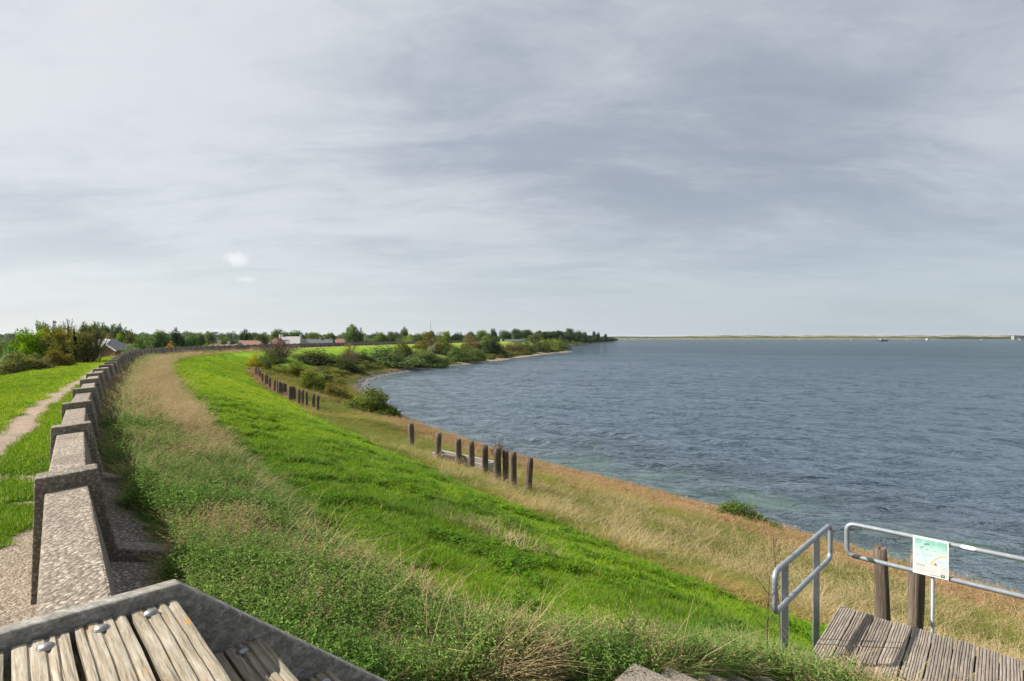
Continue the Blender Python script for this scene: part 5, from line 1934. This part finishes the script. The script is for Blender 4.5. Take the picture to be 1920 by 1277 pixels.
def mass(name, xs, ys, wmin, wmax, hmin, hmax, kind, colr, label, rng):
    n = len(xs)
    src = crown_source(name + '_crowns', kind, colr)
    z = np.maximum(gz(xs, ys), 0.1) - 0.15
    ww = rng.uniform(wmin, wmax, n)
    hh = rng.uniform(hmin, hmax, n)
    scatter(name, np.stack([xs, ys, z], 1), np.stack([np.zeros(n), np.zeros(n), rng.uniform(0, 6.28, n)], 1), np.stack([ww, ww, hh], 1), rng.random(n), src, label, rng, colr)


rm = np.random.default_rng(99)
# bramble scrub on the wide bank of the bay
xs = rm.uniform(-40, 40, 9000)
ys = SY * rm.uniform(88, 345, 9000)
s2, e2, a2 = se(xs, ys)
cl = vnoise(xs, ys, 0.06, 91, 2)
m = (s2 > 12.5) & (e2 > 3.5) & (cl > 0.36) & (s2 / np.maximum(s2 + e2, 1) > 0.42)
for q_, (c_, nm_, lb_) in enumerate((((0.060, 0.082, 0.034), 'bramble_scrub', 'tangled dark green bramble scrub between the bushes of the bay bank'),
                                     ((0.098, 0.105, 0.036), 'olive_scrub', 'tangled olive scrub between the bushes of the bay bank'))):
    mm = m & (np.arange(9000) % 2 == q_)
    mass(nm_, xs[mm], ys[mm], 1.8, 4.0, 0.6, 1.7, 'low', c_, lb_, rm)
# rough olive grass on the bay bank beyond the posts
xs = rm.uniform(-42, -4, 26000)
ys = SY * rm.uniform(60, 180, 26000)
s2, e2, a2 = se(xs, ys)
m = (s2 > mow_edge(a2) + 0.4) & (e2 > 1.2) & (s2 + e2 < 60) & ((a2 > 60))
n_ = int(m.sum())
scatter('bay_grass', np.stack([xs[m], ys[m], gz(xs[m], ys[m])], 1), np.stack([np.zeros(n_), np.zeros(n_), rm.uniform(0, 6.28, n_)], 1), np.stack([np.full(n_, 5.), np.full(n_, 5.), rm.uniform(.8, 1.5, n_)], 1),
        np.clip(.35 + (vnoise(xs[m], ys[m], .1, 95, 2) - .5) * 1.6, 0, 1), S_bank, 'rough olive grass on the bank of the bay', rm)
# inland woods; near and far crowns paled to grey green, distance haze in their colour
for nm_, c_, (x0, x1, y0, y1), n0, hh, lb_ in (
        ('near_wood', (0.065, 0.095, 0.045), (-460, 60, 270, 600), 1300, (4.0, 7.0), 'continuous low green woodland behind the village and the wall'),
        ('far_wood', (0.085, 0.115, 0.085), (-1400, 60, 560, 1700), 1500, (8, 14), 'far hazy green woodland along the horizon'),
        ('headland_wood', (0.040, 0.062, 0.032), (20, 175, 380, 1170), 900, (5, 9), 'dense dark wood covering the distant headland')):
    xs = rm.uniform(x0, x1, n0 * 6)
    ys = SY * rm.uniform(y0, y1, n0 * 6)
    s2, e2, a2 = se(xs, ys)
    m = (s2 < -12) & (np.abs(xs / ys) < 1.2) if nm_ != 'headland_wood' else (e2 > 6) & (s2 > -60)
    dens_ = vnoise(xs, ys, 0.012, 97, 2)
    if nm_ == 'near_wood':
        m &= (ys > SY * 350) | (xs / ys < -0.72)
    m &= dens_ > (0.47 if nm_ != 'headland_wood' else 0.36)
    if nm_ == 'headland_wood':
        m &= (ys > SY * 480) | (s2 < 2)
    xs, ys = xs[m][:n0], ys[m][:n0]
    mass(nm_, xs, ys, 7, 15, hh[0], hh[1], 'wood', c_, lb_, rm)
# gardens and hedges just inland
xs = rm.uniform(-190, -20, 5000)
ys = SY * rm.uniform(40, 215, 5000)
s2, e2, a2 = se(xs, ys)
m = (s2 < -20) & (vnoise(xs, ys, 0.04, 98, 2) > 0.50) & (rm.random(5000) < .3)
mass('garden_bushes', xs[m], ys[m], 2.5, 5, 1.2, 2.6, 'low', (0.060, 0.088, 0.036), 'garden bushes and hedges of the village below the dike', rm)


# ------------------------------------------------------------------ houses behind the wall
def house(pxc, dist, width, depth, eave, ridge, rz, wall_m, roof_m, label, chim=(), hip=0.0, gable_m=None, windows=2, base=None):
    dist = dist * SY
    x = (pxc - CXP) / FPX * dist
    z = gz1(x, dist) if base is None else base
    root = empty('house', (x, dist, z), rz, label=label, cat='house', group='houses of the village behind the wall')
    hx, hy = width / 2, depth / 2
    ez, rzh = eave - z, ridge - z
    mb = MB()
    mb.add([(-hx, -hy, -.3), (hx, -hy, -.3), (hx, hy, -.3), (-hx, hy, -.3), (-hx, -hy, ez), (hx, -hy, ez), (hx, hy, ez), (-hx, hy, ez), (-hx + hip, 0, rzh - .1), (hx - hip, 0, rzh - .1)],
           [(0, 1, 5, 4), (2, 3, 7, 6), (1, 2, 6, 9, 5), (3, 0, 4, 8, 7), (0, 3, 2, 1), (4, 5, 9, 8), (6, 7, 8, 9)])
    mb.build('wall', wall_m, root)
    o_ = 0.35
    mb = MB()
    t_ = 0.14
    V = [(-hx - o_, -hy - o_, ez - .15), (hx + o_, -hy - o_, ez - .15), (hx + o_ - hip, 0, rzh), (-hx - o_ + hip, 0, rzh), (hx + o_, hy + o_, ez - .15), (-hx - o_, hy + o_, ez - .15)]
    V += [(a, b, c + t_) for a, b, c in V]
    Fs = [(6, 7, 8, 9), (9, 8, 10, 11), (0, 3, 2, 1), (3, 5, 4, 2), (0, 1, 7, 6), (4, 5, 11, 10), (1, 2, 8, 7), (2, 4, 10, 8), (0, 6, 9, 3), (3, 9, 11, 5)]
    if hip:
        Fs += [(7, 10, 8), (6, 9, 11)]
    mb.add(V, Fs)
    rf = mb.build('roof', roof_m, root)
    for (cx, cm, ch) in chim:
        m2 = MB()
        m2.box((cx, 0, rzh + ch / 2 - .5), (.62, .62, ch + 1.0))
        m2.box((cx, 0, rzh + ch + 0.05), (.76, .76, .12))
        m2.build('chimney', cm, rf)
    for k in range(windows):
        wx_ = -hx + width * (k + .5) / windows
        m2 = MB()
        m2.box((wx_, -hy - .02, ez - 1.15), (1.1, .10, 1.2))
        f = m2.build('window', M['render_white'], root)
        m3 = MB()
        m3.box((wx_, -hy - .075, ez - 1.15), (.9, .03, 1.0))
        m3.build('pane', M['glass_dark'], f)
    return root


def zpix(y, d):
    return CZ - (y - HPX) / FPX * d * SY


# slate roofed house with a brick gable, seen over the grass
hd = 118
h1 = house(201, hd, 3.9, 5.0, zpix(652, hd), zpix(636, hd), R(-14), M['brick_wall'], M['roof_slate'], 'brick house with a hipped pale slate roof close behind the grass slope', ((0.6, M['brick_wall'], 0.9),), 1.2, windows=1)
mbw = MB()
gx_, gd = (217 - CXP) / FPX * (hd - 3) * SY, (hd - 3) * SY
gp = h1.matrix_basis.inverted() @ Vector((gx_, gd, h1.location.z))
zz0 = h1.location.z
mbw.add([(gp.x - 1.7, gp.y - 1.5, -.2), (gp.x + 1.7, gp.y - 1.5, -.2), (gp.x + 1.7, gp.y + 2.4, -.2), (gp.x - 1.7, gp.y + 2.4, -.2),
         (gp.x - 1.7, gp.y - 1.5, zpix(656, hd) - zz0), (gp.x + 1.7, gp.y - 1.5, zpix(656, hd) - zz0), (gp.x + 1.7, gp.y + 2.4, zpix(656, hd) - zz0), (gp.x - 1.7, gp.y + 2.4, zpix(656, hd) - zz0),
         (gp.x, gp.y - 1.5, zpix(647, hd) - zz0), (gp.x, gp.y + 2.4, zpix(647, hd) - zz0)],
        [(0, 1, 5, 8, 4), (1, 2, 6, 5), (2, 3, 7, 9, 6), (3, 0, 4, 7), (4, 8, 9, 7), (5, 6, 9, 8)])
mbw.build('gable_wing', M['brick_wall'], h1)
for s_ in (-1, 1):
    m2 = MB()
    e0 = Vector((gp.x + s_ * 2.05, gp.y - 1.62, zpix(657.5, hd) - zz0))
    e1 = Vector((gp.x, gp.y - 1.62, zpix(646, hd) - zz0))
    m2.tube([e0, e1], 0.13, 6)
    m2.build('barge_board', M['render_white'], h1)
    m2 = MB()
    m2.add([e0 + Vector((0, .1, .02)), e1 + Vector((0, .1, .02)), e1 + Vector((0, 4.2, .02)), e0 + Vector((0, 4.2, .02)), e0 + Vector((0, .1, .14)), e1 + Vector((0, .1, .14)), e1 + Vector((0, 4.2, .14)), e0 + Vector((0, 4.2, .14))],
           [(0, 1, 2, 3), (4, 5, 6, 7), (0, 1, 5, 4), (2, 3, 7, 6), (1, 2, 6, 5), (3, 0, 4, 7)])
    m2.build('wing_roof', M['roof_grey'], h1)
m2 = MB()
m2.box((gp.x - .2, gp.y - 1.55, 1.0), (1.6, .12, 2.6))
m2.build('door', M['glass_dark'], h1)

WH, BR = M['render_white'], M['brick_wall']
house(420, 190, 7.0, 5, zpix(651, 190), zpix(646, 190), R(4), WH, M['roof_red'], 'low house hidden behind the wall, only its two white chimneys in sight', ((-1.35, WH, 1.1), (1.25, WH, 0.9)))
house(470, 215, 6.4, 5, zpix(648, 215), zpix(639.3, 215), R(3), WH, M['roof_red'], 'house with a low red tiled roof under the dark spreading pine', ((2.7, BR, .5),))
g_ = house(447, 212, 1.6, 3, zpix(647, 212), zpix(642, 212), R(90), WH, M['roof_grey'], 'small white gabled dormer house end left of the first red roof', (), windows=0)
fh = house(546, 285, 12.4, 8.5, zpix(646, 285), zpix(631.5, 285), R(-8), WH, M['roof_pale'], 'large farmhouse with a pale grey hipped roof and white chimneys', ((-4.0, WH, .9), (4.2, WH, .9)), 2.4)
house(521, 281, 3.4, 7, zpix(645, 281), zpix(634, 281), R(70), WH, M['roof_red'], 'pinkish red roofed wing left of the large pale roofed farmhouse', ((1.2, WH, 1.6),), 0.6, windows=0)
house(600, 292, 11.0, 6, zpix(646, 292), zpix(636.5, 292), R(2), BR, M['roof_grey'], 'long house with a dark grey roof between the farmhouse and the small red roof', ((0.1, WH, 1.0), (4.6, WH, .6)))
house(638, 300, 5.6, 5, zpix(645, 300), zpix(636, 300), R(0), WH, M['roof_red'], 'small hipped red roofed house right of the long dark roof', ((2.0, WH, .6),), 1.4)
house(966, 395, 12, 6, zpix(640, 395), zpix(637, 395), R(5), M['render_white'], M['roof_grey'], 'long low shed seen between the bushes below the long wood', (), windows=0)
house(935, 385, 3.2, 3, zpix(639, 385), zpix(636.5, 385), R(-5), WH, M['roof_pale'], 'little pale hut beside the long low shed', (), windows=1)
house(12, 60, 1.9, 3.0, zpix(688, 60), zpix(684, 60), R(6), WH, M['roof_grey'], 'little white eaved outhouse with a brick chimney behind the street lamp', ((-0.05, BR, .18),), windows=0)

# ------------------------------------------------------------------ lamps, masts
def mast(pxx, top, dist, rad, label, name='lamp_mast', cat='light mast', head=0, group='light masts above the village'):
    zt = zpix(top, dist)
    dist = dist * SY
    x = (pxx - CXP) / FPX * dist
    z = gz1(x, dist)
    zt -= z
    root = empty(name, (x, dist, z), label=label, cat=cat, group=group)
    mb = MB()
    mb.tube([(0, 0, -.3), (0, 0, zt)], [rad, rad * .6], 8)
    mb.build('pole', M['mast_grey'], root, True)
    if head == 1:
        mb = MB()
        mb.box((0, 0, zt + .1), (1.7, .3, .55))
        mb.build('floodlight', M['mast_grey'], root)
    if head == 2:
        mb = MB()
        mb.tube([(0, 0, zt - .2), (0, 0, zt + .5)], [.28, .16], 8)
        mb.build('lamp_head', M['hull_dark'], root)
    return root


for px_, t_, hd_, l_ in ((403, 624, 1, 'twin headed light mast farthest left, beside the white chimneys'), (407, 624.5, 1, 'second twin headed light mast beside the white chimneys'),
                         (437, 622, 2, 'light mast with a dark lamp, left one of the close pair above the chimneys'), (440.5, 623.5, 2, 'light mast with a dark lamp, right one of the close pair above the chimneys'),
                         (497, 624.5, 1, 'light mast with a broad floodlight right of the spreading pine'), (508.5, 624, 2, 'slim light mast between the floodlight and the farmhouse trees'),
                         (516.5, 622, 2, 'slim light mast close to the farmhouse trees')):
    mast(px_, t_, 330, .13, l_, head=hd_)
rmst = mast(807, 601, 900, .35, 'very tall thin radio mast on the horizon above the bushes', 'radio_mast', 'radio mast', group=None)
zt = zpix(601, 900) - rmst.location.z
for a_ in (0.3, 2.4, 4.5):
    mb = MB()
    mb.tube([(math.cos(a_) * 4.0, math.sin(a_) * 4.0, 0), (0, 0, zt * .95)], .05, 4)
    mb.build('guy_wire', M['mast_grey'], rmst)
# street lamp at the left
lx, ld = (3.4 - CXP) / FPX * 40 * SY, 40 * SY
lz = gz1(lx, ld)
lamp = empty('street_lamp', (lx, ld, lz), label='pale street lamp with a curved arm at the foot of the dike', cat='street lamp')
mb = MB()
zt = zpix(676, 40) - lz
mb.tube([(0, 0, -.3), (0, 0, zt)], [.065, .045], 10)
mb.build('pole', M['galvanised'], lamp, True)
mb = MB()
mb.tube([(-0.02, 0, zt - .05), (0.02, 0, zt + .10), (.16, 0, zt + .24), (.42, 0, zt + .33)], [.035, .032, .03, .028], 8)
mb.build('arm', M['galvanised'], lamp, True)
mb = MB()
mb.tube([(.38, 0, zt + .32), (.50, 0, zt + .345), (.62, 0, zt + .34)], [.035, .055, .03], 8)
mb.build('lamp_head', M['white_plastic'], lamp, True)

# ------------------------------------------------------------------ the far shore
fx = np.linspace(250, 5200, 1400)


def ridge(name, rows, colf, label, mat):
    """rows: list of (y function, z function) profiles swept along x"""
    V, Cc = [], []
    for j, (yf, zf) in enumerate(rows):
        y, z = yf(fx), zf(fx)
        V.append(np.stack([fx, y, z], 1))
        Cc.append(colf(fx, y, z, j))
    V = np.concatenate(V)
    Cc = np.concatenate(Cc)
    n = len(fx)
    ii = np.arange(len(rows) * n).reshape(len(rows), n)
    q_ = np.stack([ii[:-1, :-1], ii[:-1, 1:], ii[1:, 1:], ii[1:, :-1]], -1).reshape(-1, 4)
    o = obj(name, mesh_np(name, V, q_, mat, True, {'col': Cc}))
    tag(o, label, kind='structure')
    return o


def shy(x):
    return np.interp(x, SHORE[-110:, 0], SHORE[-110:, 1]) if False else SY * np.interp(x, [190, 420, 2500, 6000], [2300, 2780, 2960, 2900])


fm, t, out = material('far_land')
vc = t.new('ShaderNodeAttribute', attribute_name='col').outputs['Color']
p = geo_pos(t)
cc = t.mix(1.0, vc, t.ramp(t.noise(t.mapping(p, (1, .3, 1)), .06, 6, .7), [(.3, .62), (.7, 1.38)]), 'MULTIPLY')
principled(t, out, cc, 0.95, spec=.1)

right = lambda x, y: sstep(x / y, (1700 - CXP) / FPX, (1760 - CXP) / FPX)
ridge('far_dike', [(lambda x: shy(x) - 6, lambda x: x * 0 - .5), (lambda x: shy(x) + 10, lambda x: x * 0 + 1.3), (lambda x: shy(x) + 55, lambda x: x * 0 + 7.6), (lambda x: shy(x) + 66, lambda x: x * 0 + 7.8), (lambda x: shy(x) + 90, lambda x: x * 0 + 6)],
      lambda x, y, z, j: lerp((0.075, 0.105, 0.040), (0.105, 0.115, 0.050), vnoise(x, y * 0 + j, 0.01, 5, 3)) if j > 1 else lerp((0.12, 0.11, 0.07), (0.17, 0.15, 0.10), vnoise(x, y * 0, 0.02, 6, 3)), 'long green dike along the far shore of the bay', fm)
hz_ = lambda x: 10.8 + 2.4 * vnoise(x, x * 0, 0.05, 11, 3) + right(x, 2950. * SY) * (vnoise(x, x * 0, .012, 12, 3) * 3 - 1.5)
hgy = lambda x: shy(x) + 72 - right(x, 2950. * SY) * 62
hed = ridge('far_hedge', [(lambda x: hgy(x), lambda x: 5 * (1 - right(x, 2950. * SY)) + 0.6), (lambda x: hgy(x) + 3, lambda x: hz_(x) * .8), (lambda x: hgy(x) + 9, hz_), (lambda x: hgy(x) + 24, lambda x: hz_(x) * .9), (lambda x: hgy(x) + 30, lambda x: x * 0 + 4)],
            lambda x, y, z, j: lerp((0.026, 0.042, 0.026), (0.060, 0.075, 0.036), vnoise(x, z, 0.03, 14, 3) * .7 + .3 * right(x, 2950. * SY)), 'dark line of trees and scrub behind the far dike', fm)
hed['kind'] = 'stuff'
dn = lambda x, k: (11.5 + 7.5 * vnoise(x, x * 0 + k * 9, 0.0045, 21, 3) + 4 * vnoise(x, x * 0 + k * 5, 0.03, 23, 3)) * (0.62 + 0.38 * sstep(x, 600, 1100))
dc = lambda x, y, z, j: lerp(lerp((0.08, 0.088, 0.045), (0.26, 0.215, 0.15), sstep(vnoise(x, z * 8, 0.016, 31, 4), .40, .56)), (0.075, 0.088, 0.042), sstep(vnoise(x, z * 6, .028, 33, 3), .54, .66) * (.5 + .5 * right(x, 3100. * SY)))
ridge('far_dunes', [(lambda x: shy(x) + 130, lambda x: x * 0 + 4), (lambda x: shy(x) + 150, lambda x: dn(x, 1) * .7), (lambda x: shy(x) + 190, lambda x: dn(x, 2) * .95), (lambda x: shy(x) + 230, lambda x: dn(x, 3) * .9), (lambda x: shy(x) + 290, lambda x: dn(x, 4) * 1.12), (lambda x: shy(x) + 360, lambda x: dn(x, 4) * .9), (lambda x: shy(x) + 420, lambda x: x * 0 + 3)],
      dc, 'sandy dunes with patches of scrub along the far horizon', fm)

# long low building at the far right
bd = 2900 * SY
bx = (1912 - CXP) / FPX * bd
fb_ = empty('far_building', (bx, bd, 0), label='long low white building with dark roof on the far shore', cat='building')
for nm_, m_, c_, s_ in (('hall', M['roof_pale'], (12, 0, 4), (50, 14, 10)), ('roof', M['roof_grey'], (14, 0, 13.5), (58, 18, 4.0)), ('tower', M['roof_pale'], (-20, 4, 8), (13, 14, 16.0)), ('tower_roof', M['roof_grey'], (-18, 4, 16.8), (20, 17, 1.3))):
    mb = MB()
    mb.box(c_, s_)
    mb.build(nm_, m_, fb_)
# two pale sheds among the scrub
for px_, l_ in ((1754, 'left one of two tiny yellowish huts among the far scrub'), (1759, 'right one of two tiny yellowish huts among the far scrub')):
    hh_ = empty('far_hut', ((px_ - CXP) / FPX * 2935 * SY, 2935 * SY, 7.2), label=l_, cat='hut', group='tiny huts on the far shore')
    mb = MB()
    mb.box((0, 0, 2.4), (5.6, 5, 4.8))
    mb.build('wall', P_sand, hh_)
    mb = MB()
    mb.prism([(-3.3, 4.8), (3.3, 4.8), (0, 6.4)], (0, -3, 0), (0, 3, 0), (1, 0, 0), (0, 0, 1))
    mb.build('roof', M['roof_grey'], hh_)


# ------------------------------------------------------------------ boats and buoys
def hull(mb, L, B, H, sheer=0.25):
    n = 9
    rows = []
    for i in range(n):
        q = i / (n - 1)
        x = -L / 2 + L * q
        bw = B / 2 * (1 - max(0, (q - .45) / .55) ** 2.2) * (0.82 + .18 * min(1, q / .2))
        h = H * (1 + sheer * (2 * q - 1) ** 2 * (1 if q > .5 else .5))
        rows.append([(x, -bw, h), (x * .97, -bw * .75, -.4), (x * .97, bw * .75, -.4), (x, bw, h)])
    V = [p_ for r_ in rows for p_ in r_]
    Fs = [(4 * i + k, 4 * i + k + 1, 4 * i + k + 5, 4 * i + k + 4) for i in range(n - 1) for k in range(3)]
    Fs += [(4 * i, 4 * i + 4, 4 * i + 7, 4 * i + 3) for i in range(n - 1)]
    Fs += [(0, 3, 2, 1), tuple(4 * (n - 1) + k for k in range(4))]
    mb.add(V, Fs)


bd = 1400 * SY
ship = empty('sailing_ship', ((1657 - CXP) / FPX * bd, bd, 0.0), R(8), label='two masted sailing barge with a dark hull at anchor off the far shore', cat='ship')
mb = MB()
hull(mb, 20, 5, 2.2, .5)
mb.build('hull', M['hull_dark'], ship)
mb = MB()
hull(mb, 8.5, 5.1, 2.3, .1)
o = mb.build('stern_band', M['hull_blue'], ship, loc=(-5.6, -0.1, .05))
mb = MB()
mb.box((-5.5, 0, 3.4), (5, 3.4, 2.2))
cab = mb.build('cabin', WH, ship)
mb = MB()
mb.box((-5.5, -1.72, 3.7), (3.8, .08, .8))
mb.build('window', M['glass_dark'], cab)
for x_, h_, r_ in ((-1.0, 15.5, .22), (5.2, 10.0, .16), (-8.2, 8.5, .12)):
    mb = MB()
    mb.tube([(x_, 0, 1.8), (x_, 0, h_)], [r_, r_ * .5], 8)
    mb.build('mast', M['mast_grey'], ship, True)
mb = MB()
mb.tube([(-1, 0, 4.2), (-8.5, 0, 4.9)], .16, 6)
mb.build('boom', M['mast_grey'], ship)


def motorboat(pxx, dist, L, label, rz=0.1):
    dist = dist * SY
    r_ = empty('motor_boat', ((pxx - CXP) / FPX * dist, dist, 0.0), rz, label=label, cat='boat', group='small boats off the far shore')
    mb = MB()
    hull(mb, L, L * .3, L * .10)
    mb.build('hull', M['white_plastic'], r_)
    mb = MB()
    mb.box((-L * .08, 0, L * .17), (L * .5, L * .2, L * .16))
    c_ = mb.build('cabin', M['white_plastic'], r_)
    mb = MB()
    mb.box((-L * .08, -L * .1 - .03, L * .185), (L * .42, .06, L * .07))
    mb.build('window', M['glass_dark'], c_)


motorboat(1741, 2150, 17, 'long white cabin boat moored right of the sailing barge')
motorboat(1840, 2200, 9, 'small white boat moored off the dark scrub at the right', .5)
motorboat(1500, 2300, 8, 'small white boat close to the far dike left of the sailing barge', -.2)
motorboat(1172, 2350, 9, 'tiny white boat drawn up below the far dike by the headland', .3)
motorboat(1912, 2250, 8, 'dark windowed small boat nearest the white building', 1.2)
for px_, dist, mm_, l_ in ((1307, 900, 'buoy_red', 'red buoy on the open water left of the far boats'), (1595, 2000, 'buoy_yellow', 'yellow buoy near the far shore left of the barge'), (1700, 2050, 'buoy_yellow', 'yellow buoy right behind the barge'),
                           (1763, 2000, 'buoy_red', 'small red buoy past the long white cabin boat'), (1815, 2000, 'buoy_red', 'small red buoy just before the boat at the right')):
    b_ = empty('buoy', ((px_ - CXP) / FPX * dist * SY, dist * SY, 0), label=l_, cat='buoy', group='buoys in the bay')
    s_ = dist / 900.0
    mb = MB()
    mb.tube([(0, 0, -.4), (0, 0, .6 * s_)], .5 * s_, 10)
    mb.build('float', M[mm_], b_)
    mb = MB()
    mb.tube([(0, 0, .6 * s_), (0, 0, 1.9 * s_)], [.3 * s_, .12 * s_], 8)
    mb.build('top_mark', M[mm_], b_)


# ------------------------------------------------------------------ thin sea haze
HAZE = 0.00004
if HAZE:
    hm = bpy.data.materials.new('haze_air')
    hm.use_nodes = True
    hm.node_tree.nodes.clear()
    t = NT(hm.node_tree)
    out = t.new('ShaderNodeOutputMaterial')
    pv_ = t.new('ShaderNodeVolumePrincipled')
    pv_.inputs['Color'].default_value = (0.86, 0.91, 0.97, 1)
    pv_.inputs['Density'].default_value = HAZE
    pv_.inputs['Anisotropy'].default_value = 0.25
    t.l.new(pv_.outputs[0], out.inputs['Volume'])
    mb = MB()
    mb.box((0, 0, 26), (26000, 26000, 64))
    hz_o = mb.build('haze', hm)
    tag(hz_o, 'thin pale sea haze over the bay and the land', kind='stuff')
